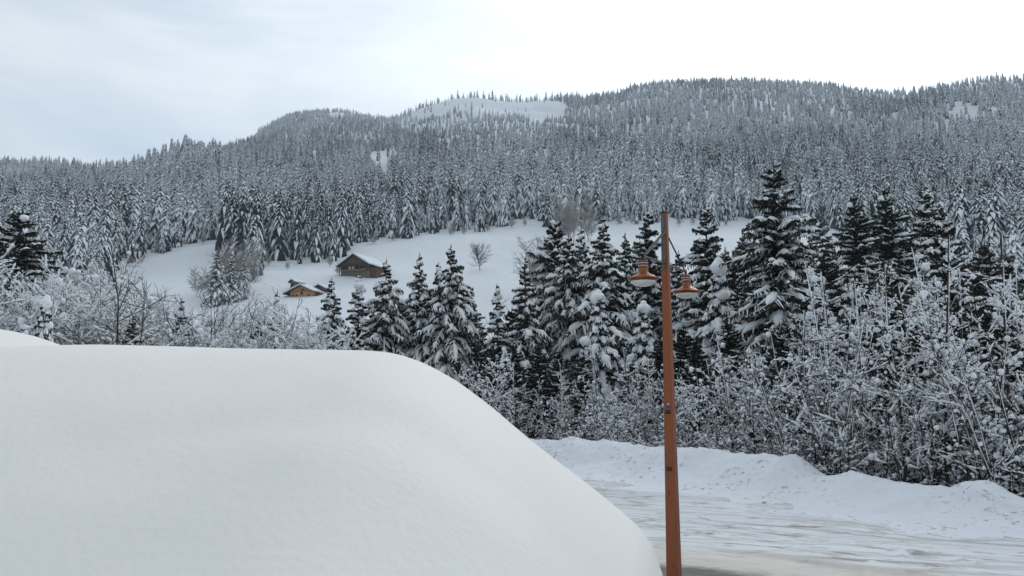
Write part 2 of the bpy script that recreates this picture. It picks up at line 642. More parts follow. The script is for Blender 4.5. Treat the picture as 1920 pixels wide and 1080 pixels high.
def z_far(X, Y):
    Yc = np.clip(Y, math.exp(GT[0]), math.exp(GT[-1]) - 1)
    u = np.clip(X / Yc, GU[0], GU[-1] - 1e-6)
    fu = (u - GU[0]) / (GU[1] - GU[0])
    ft = (np.log(Yc) - GT[0]) / (GT[1] - GT[0])
    iu = np.clip(fu.astype(int), 0, len(GU) - 2)
    it = np.clip(ft.astype(int), 0, len(GT) - 2)
    fu = fu - iu
    ft = ft - it
    z = (GZ[it, iu] * (1 - fu) + GZ[it, iu + 1] * fu) * (1 - ft) + (GZ[it + 1, iu] * (1 - fu) + GZ[it + 1, iu + 1] * fu) * ft
    steep = sstep(430, 800, Y)
    Rr = np.interp(X / np.maximum(Y, 1), GU, GR)
    z = z + steep * (1 - .8 * sstep(.80, .97, Y / Rr)) * 30 * fbm(X / 110, Y / 150, 3, 4) + 1.6 * sstep(150, 260, Y) * fbm(X / 28, Y / 34, 9, 3)
    # gentle folds and terraces in the meadow
    z = z + 1.2 * sstep(150, 200, Y) * (1 - sstep(420, 500, Y)) * np.sin(Y / 17 + 1.4 * np.sin(X / 40))* 0.5
    return z


BANK = np.array([(-60, 26), (-40, 32), (-20, 38), (-8, 43), (-1.2, 43.5), (4.4, 37.6), (12.8, 25), (16, 22), (22, 17.5), (32, 11), (60, -5), (140, -40)], float)


def smooth_poly(P, n=4):
    for _ in range(n):
        Q = [P[0]]
        for a, b in zip(P[:-1], P[1:]):
            Q += [a * .75 + b * .25, a * .25 + b * .75]
        Q.append(P[-1])
        P = np.array(Q)
    return P


BK = smooth_poly(BANK, 3)


def bank_dist(X, Y):
    """signed distance beyond the bank crest"""
    shp = X.shape
    p = np.stack([X.ravel(), Y.ravel()], 1)
    best = np.full(len(p), 1e9)
    sgn = np.ones(len(p))
    for a, b in zip(BK[:-1], BK[1:]):
        ab = b - a
        t = np.clip(((p - a) @ ab) / (ab @ ab), 0, 1)
        d = p - (a + t[:, None] * ab)
        dd = np.hypot(d[:, 0], d[:, 1])
        s = np.sign(ab[0] * (p[:, 1] - a[1]) - ab[1] * (p[:, 0] - a[0]))
        m = dd < best
        best = np.where(m, dd, best)
        sgn = np.where(m, s, sgn)
    return (best * sgn).reshape(shp)


def z_near(X, Y):
    d = bank_dist(X, Y)
    z = -0.25 - 3.6 * sstep(1.5, 13, d)
    z = z + sstep(2, 12, d) * 0.9 * fbm(X / 6, Y / 6, 21, 3)
    return z


def zfun(X, Y):
    X = np.asarray(X, float)
    Y = np.asarray(Y, float)
    w_ = sstep(85, 175, Y)
    zn = np.where(Y < 176, z_near(X, np.minimum(Y, 176)), 0) if X.size < 5000 or (Y < 176).any() else 0
    zf = z_far(X, np.maximum(Y, 141))
    return zn * (1 - w_) + zf * w_


def z_at(x, y):
    return float(zfun(np.array([x]), np.array([y]))[0])


def build_ground():
    sx = np.linspace(-5.95, 5.95, 520)
    X1 = 12 * np.sinh(sx)
    sy = np.linspace(-3.2, 5.75, 560)
    Y1 = 14 * np.sinh(sy)
    X1 = X1 * 2300 / X1.max()
    Y1 = np.where(Y1 > 0, Y1 * 2400 / Y1.max(), Y1)
    X, Y = np.meshgrid(X1, Y1)
    Z = zfun(X, Y)
    o = link('ground', grid_mesh('ground', X, Y, Z, M['snow']))
    tag(o, kind='structure')
    return Z.min(), Z.max()


ZMIN, ZMAX = build_ground()

# road sheet ---------------------------------------------------------------
def build_road():
    xs = np.arange(-16, 60, 0.16)
    ys = np.arange(4, 46, 0.14)
    X, Y = np.meshgrid(xs, ys)
    d = bank_dist(X, Y)
    a = R(-33)
    U = X * math.cos(a) + Y * -math.sin(a) * -1
    along = X * math.cos(a) + Y * math.sin(a)
    across = -X * math.sin(a) + Y * math.cos(a)
    ruts = -0.035 * np.abs(np.sin(across * 1.3 + 0.9 * fbm(along / 9, across / 9, 31, 2))) ** 6
    a2 = R(-18)
    al2 = X * math.cos(a2) + Y * math.sin(a2)
    ac2 = -X * math.sin(a2) + Y * math.cos(a2)
    ruts2 = 0.05 * fbm(al2 / 5.0, ac2 / 0.35, 77, 3) * sstep(0.0, 0.3, fbm(X / 7, Y / 7, 55, 2) + 0.1)
    clod = 0.10 * np.maximum(fbm(X / 0.55, Y / 0.55, 41, 3) - 0.28, 0) * 2.2
    patch = sstep(-0.1, 0.2, fbm(X / 5, Y / 5, 91, 2)) * (1 - sstep(24, 30, Y))
    Z = 0.02 + ruts + ruts2 + clod * patch + 0.05 * fbm(X / 3, Y / 3, 42, 3)
    o = link('road', grid_mesh('road', X, Y, Z, road_material(), keep=(d < 0.3)))
    tag(o, kind='structure')


build_road()


# ploughed bank ------------------------------------------------------------
def build_bank():
    seg = np.hypot(*(BK[1:] - BK[:-1]).T)
    S = np.concatenate([[0], np.cumsum(seg)])
    i0 = 10.0
    ss = np.arange(i0, min(S[-1], 175), 0.13)
    cx = np.interp(ss, S, BK[:, 0])
    cy = np.interp(ss, S, BK[:, 1])
    for _ in range(20):
        cx[1:-1] = (cx[:-2] + cx[1:-1] * 2 + cx[2:]) / 4
        cy[1:-1] = (cy[:-2] + cy[1:-1] * 2 + cy[2:]) / 4
    tx = np.gradient(cx)
    ty = np.gradient(cy)
    ln = np.hypot(tx, ty)
    nx, ny = -ty / ln, tx / ln
    u = cx / np.maximum(cy, 1)
    cpx = np.array([900, 980, 1050, 1120, 1180, 1240, 1300, 1340, 1400, 1440, 1464, 1474, 1490, 1515, 1560, 1620, 1690, 1740, 1780, 1830, 1855, 1880, 1915, 1990], float)
    cpy = np.array([826, 823, 826, 826, 836, 838, 843, 849, 851, 855, 862, 853, 868, 890, 893, 896, 906, 912, 917, 907, 908, 926, 940, 940], float)
    ee = np.interp(u, u_of(cpx, cpy), e_of(cpy))
    hc = CAM_Z + ee * cy
    hc = np.clip(hc, 0.45, 1.6)
    ts = np.arange(-4.4, 5.0, 0.12)
    T, C = np.meshgrid(ts, hc)
    X = cx[:, None] + nx[:, None] * T
    Y = cy[:, None] + ny[:, None] * T
    prof = np.where(T < 0, 1 - sstep(0, 1, np.abs(T) / 4.2) ** 0.8, 1 - 1.0 * sstep(0.0, 4.8, T))
    prof = np.where(T < 0, np.exp(-(np.abs(T) / 1.35) ** 1.7) * 0.93 + 0.07 * (1 - np.abs(T) / 4.4), prof)
    foot = np.where(T < 0, -0.02, -2.6 * sstep(0, 5, T) - 0.05)
    Z = C * prof + foot * (1 - prof)
    Sg = ss[:, None] + 0 * T
    near = np.exp(-(np.abs(T) / 3.2) ** 2)
    Z = Z + near * (0.20 * fbm(Sg / 1.1, T / 1.1, 61, 4, 0.6) + 0.17 * np.abs(fbm(Sg / 0.45, T / 0.45, 65, 3)))
    Z = np.where(T < -4.2, -0.06, Z)
    o = link('snow_bank', grid_mesh('snow_bank', X, Y, Z, bank_material()))
    tag(o, 'ploughed snow bank with a lumpy crest along the far road edge', kind='structure')


build_bank()


# foreground snow drift ----------------------------------------------------
def build_mound():
    # crest profile seen from the terrace
    spx = np.array([-700, -200, 0, 80, 200, 330, 450, 560, 640, 700, 740, 790, 850, 920, 980, 1050, 1100, 1128, 1176, 1205, 1224, 1235], float)
    spy = np.array([700, 668, 655, 650, 647, 650, 654, 656, 657, 658, 662, 678, 710, 762, 814, 870, 907, 929, 969, 996, 1024, 1052], float)
    YC = 7.0
    sx = u_of(spx, spy) * YC
    sz = CAM_Z + e_of(spy) * YC
    sx = np.concatenate([[-14, -9], sx, [1.44, 1.45, 1.47, 1.6]])
    sz = np.concatenate([[2.5, 3.6], sz, [2.05, 1.3, 0.5, -0.2]])
    xs = np.concatenate([np.arange(-14, 0.9, 0.09), np.arange(0.9, 1.75, 0.008)])
    zp = np.interp(xs, sx, sz)
    xi = np.arange(-14, 1.75, 0.008)
    zi = np.interp(xi, sx, sz)
    kk = np.hanning(41)
    kk /= kk.sum()
    zi_s = np.convolve(np.pad(zi, 20, 'edge'), kk, 'valid')
    k2 = np.hanning(7)
    k2 /= k2.sum()
    zi2 = np.convolve(np.pad(zi, 3, 'edge'), k2, 'valid')
    wgt = sstep(0.9, 1.15, xi)
    zi_s = zi_s * (1 - wgt) + zi2 * wgt
    zp = np.interp(xs, xi, zi_s)
    ys = np.arange(0.6, 12.5, 0.07)
    X, Y = np.meshgrid(xs, ys)
    D = Y - YC
    shift = 0.24 * np.maximum(-D, 0) * sstep(0.0, 1.0, X)
    ZP = np.interp(X + shift, xs, zp)
    near = np.maximum(-D, 0)
    farr = np.maximum(D, 0)
    drop = 0.118 * near ** 2 * (1 - 0.25 * sstep(2.5, 5.5, near)) + 0.11 * farr ** 2 + 0.3 * sstep(3, 5, farr) * farr
    # low shelf in front
    Z = ZP - drop
    shelf = 0.06 * sstep(0.55, -0.1, (Y - (4.7 + 0.22 * X))) * sstep(-5, -0.5, X)
    Z = Z + shelf
    Z = Z + 0.035 * fbm(X / 2.6, Y / 2.6, 71, 3) * sstep(1.2, 0.2, X) * sstep(0.4, 1.6, near)
    Z = Z + 0.02 * fbm(X / 0.5, Y / 0.5, 72, 3) * sstep(0.3, 1.5, near)
    Z = np.maximum(Z, -0.2)
    o = link('snow_mound', grid_mesh('snow_mound', X, Y, Z, M['snow_mound']))
    tag(o, 'big smooth rounded snow mound filling the left foreground', kind='structure')
    # second drift behind at the left
    xs = np.arange(-17, -3.5, 0.1)
    ys = np.arange(8.0, 17, 0.1)
    X, Y = np.meshgrid(xs, ys)
    cpx = np.array([-500, -200, -60, 0, 30, 60, 95, 140, 250], float)
    cpy = np.array([600, 600, 611, 617, 624, 635, 652, 672, 730], float)
    u = X / 12.0
    zc = CAM_Z + np.interp(u, u_of(cpx, cpy), e_of(cpy)) * 12.0
    Z = zc - 0.10 * (Y - 12.0) ** 2 - 0.5 * sstep(2.5, 4.5, np.abs(Y - 12)) * np.abs(Y - 12)
    Z = np.maximum(Z, -0.2)
    o = link('snow_drift', grid_mesh('snow_drift', X, Y, Z, M['snow_mound']))
    tag(o, 'smaller snow drift rising behind the mound at the far left', kind='structure')


build_mound()


# ------------------------------------------------------------------ conifers
def norm(v):
    return v / (np.linalg.norm(v, axis=-1, keepdims=True) + 1e-9)


def conifer_near(seed, H=18.0, rad=0.16, droop=0.5, load=0.6, dens=1.0, bare=0.06, shape=0.92):
    """detailed snowy spruce, unit built at height H; returns trunk, foliage, snow meshes"""
    g = np.random.default_rng(seed)
    fl, al, wl = [], [], []
    fw_ = 0.035
    while fw_ < 1 - bare:
        nwh = int(g.integers(5, 8))
        a0 = g.uniform(0, 6.28)
        wf = g.uniform(.80, 1.16)
        for q in range(nwh):
            fl.append(fw_ + g.normal(0, .014))
            al.append(a0 + q * 6.283 / nwh + g.normal(0, .16))
            wl.append(wf * g.uniform(.62, 1.18))
        for q in range(int(1 + 3 * dens)):
            fl.append(fw_ + g.uniform(.004, .02))
            al.append(g.uniform(0, 6.28))
            wl.append(wf * g.uniform(.35, .75))
        fw_ += (0.46 + 0.16 * g.uniform() + .05 * fw_) / H / dens
    f = np.clip(np.array(fl), 0.02, 1)
    az = np.array(al)
    nb = len(f)
    z0 = H * (1 - f)
    prof = np.where(f < 0.8, (f / 0.8) ** shape, 1 - 0.35 * ((f - 0.8) / 0.2) ** 2)
    prof = prof * (0.42 + 0.58 * sstep(0.0, 0.17, f))
    lobe = 1 + 0.07 * np.sin(az * 2 + seed + f * 9) + 0.08 * np.sin(az * 3 - seed + f * 23)
    Lb = H * rad * prof * np.array(wl) * lobe + 0.10
    k = 7
    t = np.linspace(0, 1, k)
    dr = (droop + .12) * (0.25 + 0.95 * np.minimum(f * 1.4, 1)) * g.uniform(0.65, 1.4, nb)
    up = (0.22 + 0.6 * np.exp(-f / 0.08)) * g.uniform(0.5, 1.3, nb)
    rad_t = Lb[:, None] * (t[None] - 0.16 * dr[:, None] * t[None] ** 2)
    zz = z0[:, None] + Lb[:, None] * (up[:, None] * t[None] - dr[:, None] * t[None] ** 1.8 + 0.10 * t[None] ** 5)
    bend = g.normal(0, .10, nb)[:, None] * t[None] ** 2
    A = az[:, None] + bend
    P = np.stack([rad_t * np.cos(A), rad_t * np.sin(A), zz], -1)
    T = norm(np.gradient(P, axis=1))
    side = norm(np.cross(T, np.array([0, 0, 1.0])))
    fol = MB()
    sn = MB()
    # needles round the leader
    nl = 26
    lz = H * np.linspace(.945, 1.0, nl)
    la = g.uniform(0, 6.28, nl)
    LP = np.stack([np.stack([0 * lz, 0 * lz, lz], -1), np.stack([np.cos(la), np.sin(la), 0 * la], -1) * (0.05 + (H - lz[:, None]) * .16) + np.stack([0 * lz, 0 * lz, lz + .07], -1)], 1)
    fol.strips(LP, np.full((nl, 2, 3), [0, 0, .025]) * np.array([1, .3])[None, :, None])
    # woody axis + core needle ribbon
    hw = Lb[:, None] * 0.055 * (1 - t[None]) + 0.05
    fol.strips(P, side * hw[..., None])
    fol.strips(P - np.array([0, 0, 1.0]) * hw[..., None] * 0.9, np.stack([0 * hw, 0 * hw, hw * 0.9], -1))
    # side twigs
    m = 13
    ts = np.linspace(0.10, 0.99, m)[None, :] + g.uniform(-.03, .03, (nb, m))
    ts = np.clip(ts, 0, 0.999)
    idx = np.minimum((ts * (k - 1)).astype(int), k - 2)
    fr = ts * (k - 1) - idx
    bi = np.arange(nb)[:, None]
    B0 = P[bi, idx] * (1 - fr[..., None]) + P[bi, idx + 1] * fr[..., None]
    TT = T[bi, idx]
    SS = side[bi, idx]
    fw = Lb[:, None] * 0.34 * (1.02 - ts) ** 0.55 * sstep(-0.1, 0.35, ts) * g.uniform(.55, 1.15, (nb, m)) + 0.05
    allB, allD, allS, allL = [], [], [], []
    for s in (-1, 1):
        D = norm(TT * 0.75 + SS * s * g.uniform(.7, 1.1, (nb, m, 1)))
        sag = g.uniform(0.15, 0.7, (nb, m, 1)) * (0.4 + droop)
        q = np.linspace(0, 1, 3)[None, None, :, None]
        PT = B0[:, :, None, :] + D[:, :, None, :] * fw[:, :, None, None] * q - np.array([0, 0, 1.0]) * (fw[:, :, None, None] * sag[:, :, None, :] * q ** 2)
        PT = PT.reshape(-1, 3, 3)
        Dw = norm(np.cross(D, np.array([0, 0, 1.0]))).reshape(-1, 1, 3)
        wv = (g.uniform(.055, .11, (len(PT), 1, 1))) * np.array([0.8, 1.0, 0.25])[None, :, None]
        tilt = g.uniform(-.8, .8, (len(PT), 1, 1))
        fol.strips(PT, norm(Dw + tilt * np.array([0, 0, 1.0])) * wv)
        allB.append(PT)
        allL.append(fw.reshape(-1))
        # hanging branchlets under the twig
        hang = g.uniform(.12, .36, (len(PT), 2)) * (0.6 + 0.6 * droop) * np.minimum(1, 0.25 + np.repeat(Lb, m) * .5)[:, None]
        for c in (0, 1):
            a_ = PT[:, c] * 0.5 + PT[:, c + 1] * 0.5 if c == 0 else PT[:, 2]
            dh = norm(PT[:, 2] - PT[:, 0])
            wd = 0.055
            v = np.stack([a_ - dh * wd, a_ + dh * wd, a_ - np.array([0, 0, 1.0]) * hang[:, c:c + 1] + dh * 0.04 * g.normal(0, 1, (len(PT), 1))], 1)
            tri = np.arange(len(PT) * 3).reshape(-1, 3)
            fol.add(v.reshape(-1, 3), t=tri)
    # snow pads along each bough
    has = (g.uniform(0, 1, nb) < (0.45 + 0.55 * load))
    Ps = P[has]
    n2 = len(Ps)
    kk = 9
    t2 = np.linspace(0.0, 1, kk)
    st0 = g.uniform(.12, .45, n2)
    en0 = g.uniform(.82, 1.04, n2)
    tt = st0[:, None] + (en0 - st0)[:, None] * t2[None]
    tt = np.clip(tt, 0, 0.999)
    ii = np.minimum((tt * (k - 1)).astype(int), k - 2)
    ff = tt * (k - 1) - ii
    b2 = np.arange(n2)[:, None]
    PP = Ps[b2, ii] * (1 - ff[..., None]) + Ps[b2, ii + 1] * ff[..., None]
    lump = g.uniform(.45, 1.35, (n2, kk))
    lump = (lump + np.roll(lump, 1, 1)) / 2
    lump = lump * np.where(g.uniform(0, 1, (n2, kk)) < 0.12, 0.35, 1)
    env = np.sin(np.clip(t2, 0.02, 0.98) * math.pi) ** 0.45
    env = env[None] * np.ones((n2, 1))
    env[:, 0] = 0.02
    env[:, -1] = 0.05
    Lh = Lb[has]
    a = (0.030 + 0.056 * Lh[:, None] ** 0.8) * (0.45 + 0.95 * load) * env * lump
    b = (0.05 + 0.035 * Lh[:, None]) * (0.4 + 0.9 * load) * env * lump
    sn.tubes(PP, a, b, 6, lift=b * 0.55 + 0.015)
    # snow on side twigs
    PT = np.concatenate(allB)
    LL = np.concatenate(allL)
    pick = g.uniform(0, 1, len(PT)) < 0.16 + 0.50 * load
    PT = PT[pick]
    LL = LL[pick]
    e3 = np.array([0.35, 1.0, 0.25])[None]
    rr = (0.018 + 0.044 * LL[:, None] ** .7) * e3 * g.uniform(.6, 1.5, (len(PT), 1)) * (0.6 + 0.6 * load)
    sn.tubes(PT, rr, rr * 0.75, 5, lift=rr * 0.6)
    # heavy clumps
    nc = int(nb * 0.10 * load)
    ci = g.integers(0, nb, nc)
    cp = P[ci, g.integers(2, 6, nc)]
    ball(sn, cp + np.array([0, 0, 0.08]), g.uniform(.10, .26, nc) * (0.6 + 0.5 * load), g)
    tr = MB()
    tz = np.linspace(0, 1, 9)
    TP = np.stack([0 * tz + 0.05 * np.sin(tz * 7), 0.05 * np.cos(tz * 5), tz * H * 0.995], -1)[None]
    tr.tubes(TP, (0.0105 * H * (1 - tz) ** 0.9 + 0.022)[None], None, 8)
    return (tr.mesh('trunk', M['bark'], True), fol.mesh('crown', M['needle']), sn.mesh('snow_load', M['tree_snow'], True))


_sph = None


def ball(mb, C, r, g, m=0):
    """lumpy little snow balls, flattened below"""
    n = len(C)
    if n == 0:
        return
    k = 5
    ph = np.linspace(-0.45 * math.pi, 0.5 * math.pi, k)
    cz = np.sin(ph)
    cr = np.cos(ph) + 0.02
    sides = 6
    a = np.arange(sides) * 2 * math.pi / sides
    jit = g.uniform(.8, 1.2, (n, k, sides))
    sx = g.uniform(.8, 1.25, (n, 1, 1))
    hz = g.uniform(.65, 1.25, (n, 1, 1))
    V = np.stack([C[:, None, None, 0] + r[:, None, None] * sx * cr[None, :, None] * np.cos(a)[None, None] * jit,
                  C[:, None, None, 1] + r[:, None, None] / sx * cr[None, :, None] * np.sin(a)[None, None] * jit,
                  C[:, None, None, 2] + r[:, None, None] * hz * cz[None, :, None] + 0 * jit], -1)
    base = np.arange(n)[:, None, None] * (k * sides) + np.arange(k - 1)[None, :, None] * sides
    j = np.arange(sides)[None, None, :]
    j2 = (j + 1) % sides
    q = np.stack([base + j, base + j2, base + sides + j2, base + sides + j], -1).reshape(-1, 4)
    mb.add(V.reshape(-1, 3), q=q, m=m)


def conifer_far(seed, H=22.0, rad=0.13, load=0.8, detail=1.0):
    """forest spruce for the slopes: one mesh, materials needles / snow / bark"""
    g = np.random.default_rng(seed)
    mb = MB()
    lay = np.arange(0.02, 0.94, 0.046 / detail)
    f = np.repeat(lay, 7)
    nb = len(f)
    f = f + g.normal(0, .011, nb)
    f = np.clip(f, .01, 1)
    z0 = H * (1 - f)
    prof = np.where(f < 0.8, (f / 0.8) ** 0.62, 1 - 0.3 * (f - 0.8) / 0.2)
    az = np.arange(nb) * 6.2832 / 7 + np.repeat(g.uniform(0, 6.28, len(lay)), 7) + g.normal(0, .22, nb)
    Lb = 1.22 * H * rad * prof * g.uniform(.65, 1.2, nb) * np.repeat(g.uniform(.82, 1.15, len(lay)), 7) * (1 + .15 * np.sin(az * 2 + seed)) + .2
    k = 4
    t = np.linspace(0, 1, k)
    dr = (0.85 + 0.75 * f) * g.uniform(.7, 1.3, nb)
    rt = Lb[:, None] * t[None] * (1 - 0.18 * dr[:, None] * t[None])
    zz = z0[:, None] - Lb[:, None] * (dr[:, None] * t[None] ** 1.5 - 0.12 * t[None])
    P = np.stack([rt * np.cos(az)[:, None], rt * np.sin(az)[:, None], zz], -1)
    side = np.stack([-np.sin(az), np.cos(az), 0 * az], -1)[:, None, :]
    wdt = (Lb[:, None] * np.array([0.16, 0.30, 0.22, 0.03])[None] + 0.05) * g.uniform(.7, 1.25, (nb, 1))
    roll = g.uniform(-.45, .45, (nb, 1, 1))
    S = norm(side + roll * np.array([0, 0, 1.0])) * wdt[..., None]
    mb.strips(P, S, 0)
    # curtain
    hang = np.array([0.0, 1.0, 0.9, 0.1])[None] * Lb[:, None] * 0.16 + 0.05
    mb.strips(P - np.array([0, 0, 1.0]) * hang[..., None], np.stack([0 * hang, 0 * hang, hang], -1), 0)
    has = g.uniform(0, 1, nb) < (0.52 + 0.46 * load) * (1.06 - 0.72 * f ** 1.3)
    Ps = P[has]
    w2 = wdt[has] * g.uniform(.55, .95, (has.sum(), 1)) * (0.62 + 0.38 * load) * np.array([0.3, 1, 1, 0.5])[None]
    sn_b = w2 * 0.45 + 0.03
    mb.tubes(Ps, w2, sn_b, 5, m=1, lift=sn_b * 0.7 + 0.03)
    tz = np.linspace(0, 1, 4)
    TP = np.stack([0 * tz, 0 * tz, tz * H * 0.98], -1)[None]
    mb.tubes(TP, (0.011 * H * (1 - tz) + 0.02)[None], None, 5, m=2)
    return mb.mesh('forest_spruce', [M['far_needle'], M['far_snow'], M['bark']], False)


# ------------------------------------------------------------------ bare trees and saplings
def sapling(seed, H=7.0, stems=3, spread=0.35, nbr=14, ntw=5, snow=1.0, twig_r=0.012, lean=0.12, round_=False, balls=60, frost=False, bsize=1.0, cover=.80, rise=0.0, twig_mat='twig', thick=1.0, low=0.12):
    g = np.random.default_rng(seed)
    K = 5
    lines, rads = [], []
    lv = []
    t = np.linspace(0, 1, K)

    def poly(p, d, L, up, wob, r0, r1, level):
        d = d / np.linalg.norm(d)
        pts = [p]
        for i in range(K - 1):
            d = d + g.normal(0, wob, 3) + np.array([0, 0, up])
            d = d / np.linalg.norm(d)
            pts.append(pts[-1] + d * L / (K - 1))
        lines.append(np.array(pts))
        rads.append(np.linspace(r0, r1, K))
        lv.append(level)
        return np.array(pts)
    for s in range(stems):
        a = g.uniform(0, 6.28)
        h = H * g.uniform(.65, 1.0) if s else H
        d = np.array([math.cos(a) * lean, math.sin(a) * lean, 1.0]) * 1.0
        p0 = np.array([math.cos(a), math.sin(a), 0]) * (0.15 * s ** .5 if stems > 1 else 0)
        hs = h * (0.62 if round_ else 0.96)
        S = poly(p0, d, hs, 0.03, .07, 0.0062 * h * thick, 0.0015 * h * thick, 0)
        n1 = int(nbr * g.uniform(.8, 1.2))
        for i in range(n1):
            f = low + (0.97 - low) * (i + g.uniform(0, 1)) / n1
            x = f * (K - 1)
            j = min(int(x), K - 2)
            pb = S[j] * (1 - (x - j)) + S[j + 1] * (x - j)
            az = g.uniform(0, 6.28)
            if round_:
                L1 = H * (0.40 * math.sin(math.pi * min(f * 0.75 + 0.22, 1)) + 0.08) * g.uniform(.8, 1.1)
                el = 0.15 + 1.2 * f
            else:
                L1 = h * spread * (1.05 - f) ** 0.6 * g.uniform(.5, 1.15) + 0.25
                el = g.uniform(.25 + rise, 1.0 + rise)
            dv = np.array([math.cos(az) * math.cos(el), math.sin(az) * math.cos(el), math.sin(el)])
            r1 = twig_r * (1.0 + 0.7 * L1 / H * 3)
            Bp = poly(pb, dv, L1, 0.02 if snow > .8 else .07, .12, r1, r1 * .5, 1)
            for q in range(int(ntw * g.uniform(.6, 1.4))):
                x = g.uniform(.15, 1) * (K - 1)
                j = min(int(x), K - 2)
                pc = Bp[j] * (1 - (x - j)) + Bp[j + 1] * (x - j)
                dd = dv + g.normal(0, .65, 3)
                L2 = L1 * g.uniform(.2, .5)
                poly(pc, dd, L2, 0.03, .16, r1 * .6, r1 * .3, 2)
    P = np.array(lines)
    RR = np.array(rads)
    LV = np.array(lv)
    wood = MB()
    wood.tubes(P[LV == 0], RR[LV == 0], None, 6)
    wood.tubes(P[LV > 0], RR[LV > 0], None, 3)
    me_w = wood.mesh('stem', M['frost_twig'] if frost else M[twig_mat], True)
    sn = MB()
    if snow > 0:
        br = LV > 0
        Pb, Rb = P[br], RR[br]
        n = len(Pb)
        vert = np.abs(norm(Pb[:, -1] - Pb[:, 0])[:, 2])
        keep = g.uniform(0, 1, n) < (cover - 0.45 * vert) * min(1, snow)
        Pb, Rb = Pb[keep], Rb[keep]
        n = len(Pb)
        K2 = 13
        tt = np.linspace(0, K - 1.001, K2)
        ii = tt.astype(int)
        ff = (tt - ii)[None, :, None]
        PP = Pb[:, ii] * (1 - ff) + Pb[:, ii + 1] * ff
        L = np.linalg.norm(Pb[:, -1] - Pb[:, 0], axis=1)
        lump = g.uniform(.3, 1.4, (n, K2))
        lump[g.uniform(0, 1, (n, K2)) < .24] = .08
        lump[:, -1] *= .4
        a = (0.017 + 0.011 * np.minimum(L, 2.0)[:, None]) * lump * snow + 0.002
        sn.tubes(PP, a, a * 1.15, 5, lift=a * 0.75 + Rb[:, :1])
        # on the windward side of the stems
        Ps, Rs = P[~br], RR[~br]
        n = len(Ps)
        if n:
            PP = Ps[:, ii] * (1 - ff) + Ps[:, ii + 1] * ff
            PP = PP + np.array([0.0, -1.0, 0]) * Rs[:, :1, None] * 0.45
            lump = g.uniform(.0, 1.0, (n, K2))
            a = (Rs[:, :1] * lump * 0.5 + 0.002) * min(1, snow + .05)
            sn.tubes(PP, a, a, 5)
        tips = P[br][:, 1]
        nball = min(int(balls * snow), 4000)
        if nball:
            pi = g.integers(0, len(tips), nball)
            pk = g.integers(1, K, nball)
            C = P[br][pi, pk]
            ball(sn, C + np.array([0, 0, 0.03]), bsize * g.uniform(.045, .105, nball) * g.choice([0.8, 1.0, 1.6], nball, p=[.52, .38, .10]), g)
    me_s = sn.mesh('snow_load', M['tree_snow'], True) if sn.n else None
    return me_w, me_s


MARKS = [(930, 'beside the shoulder of the mound'), (1000, 'below the slender spruce'), (1075, 'below the dark round topped spruce'), (1150, 'below the tall spruce left of the lamp'),
         (1240, 'just left of the lamp post'), (1310, 'just right of the lamp post'), (1390, 'below the layered spruce'), (1480, 'at the foot of the tallest spruce'),
         (1570, 'in the gap right of the tallest spruce'), (1640, 'below the first dark spruce beyond that gap'), (1710, 'below the second dark spruce beyond the gap'),
         (1800, 'below the spruce with white snow caps'), (1870, 'a little right of the white capped spruce'), (9999, 'at the right picture edge')]
LMARKS = [(70, 'under the dark spruce at the far left'), (150, 'round the small plastered spruce'), (205, 'right of the small plastered spruce'), (290, 'beside the thin forked bare tree'),
          (380, 'left below the meadow tree clump'), (470, 'below the meadow tree clump'), (9999, 'below the orange chalet')]


def mark(px, table):
    for lim, txt in table:
        if px < lim:
            return txt


# ------------------------------------------------------------------ forest on the mountain side
FB_PX = np.array([-2000, 0, 190, 230, 290, 330, 408, 422, 470, 500, 560, 620, 690, 760, 830, 930, 1000, 1060, 1150, 1380, 1540, 1600, 1700, 1920, 4000], float)
FB_PY = np.array([560, 560, 535, 505, 478, 463, 455, 492, 522, 500, 503, 488, 458, 446, 440, 428, 420, 425, 418, 419, 426, 462, 540, 600, 600], float)


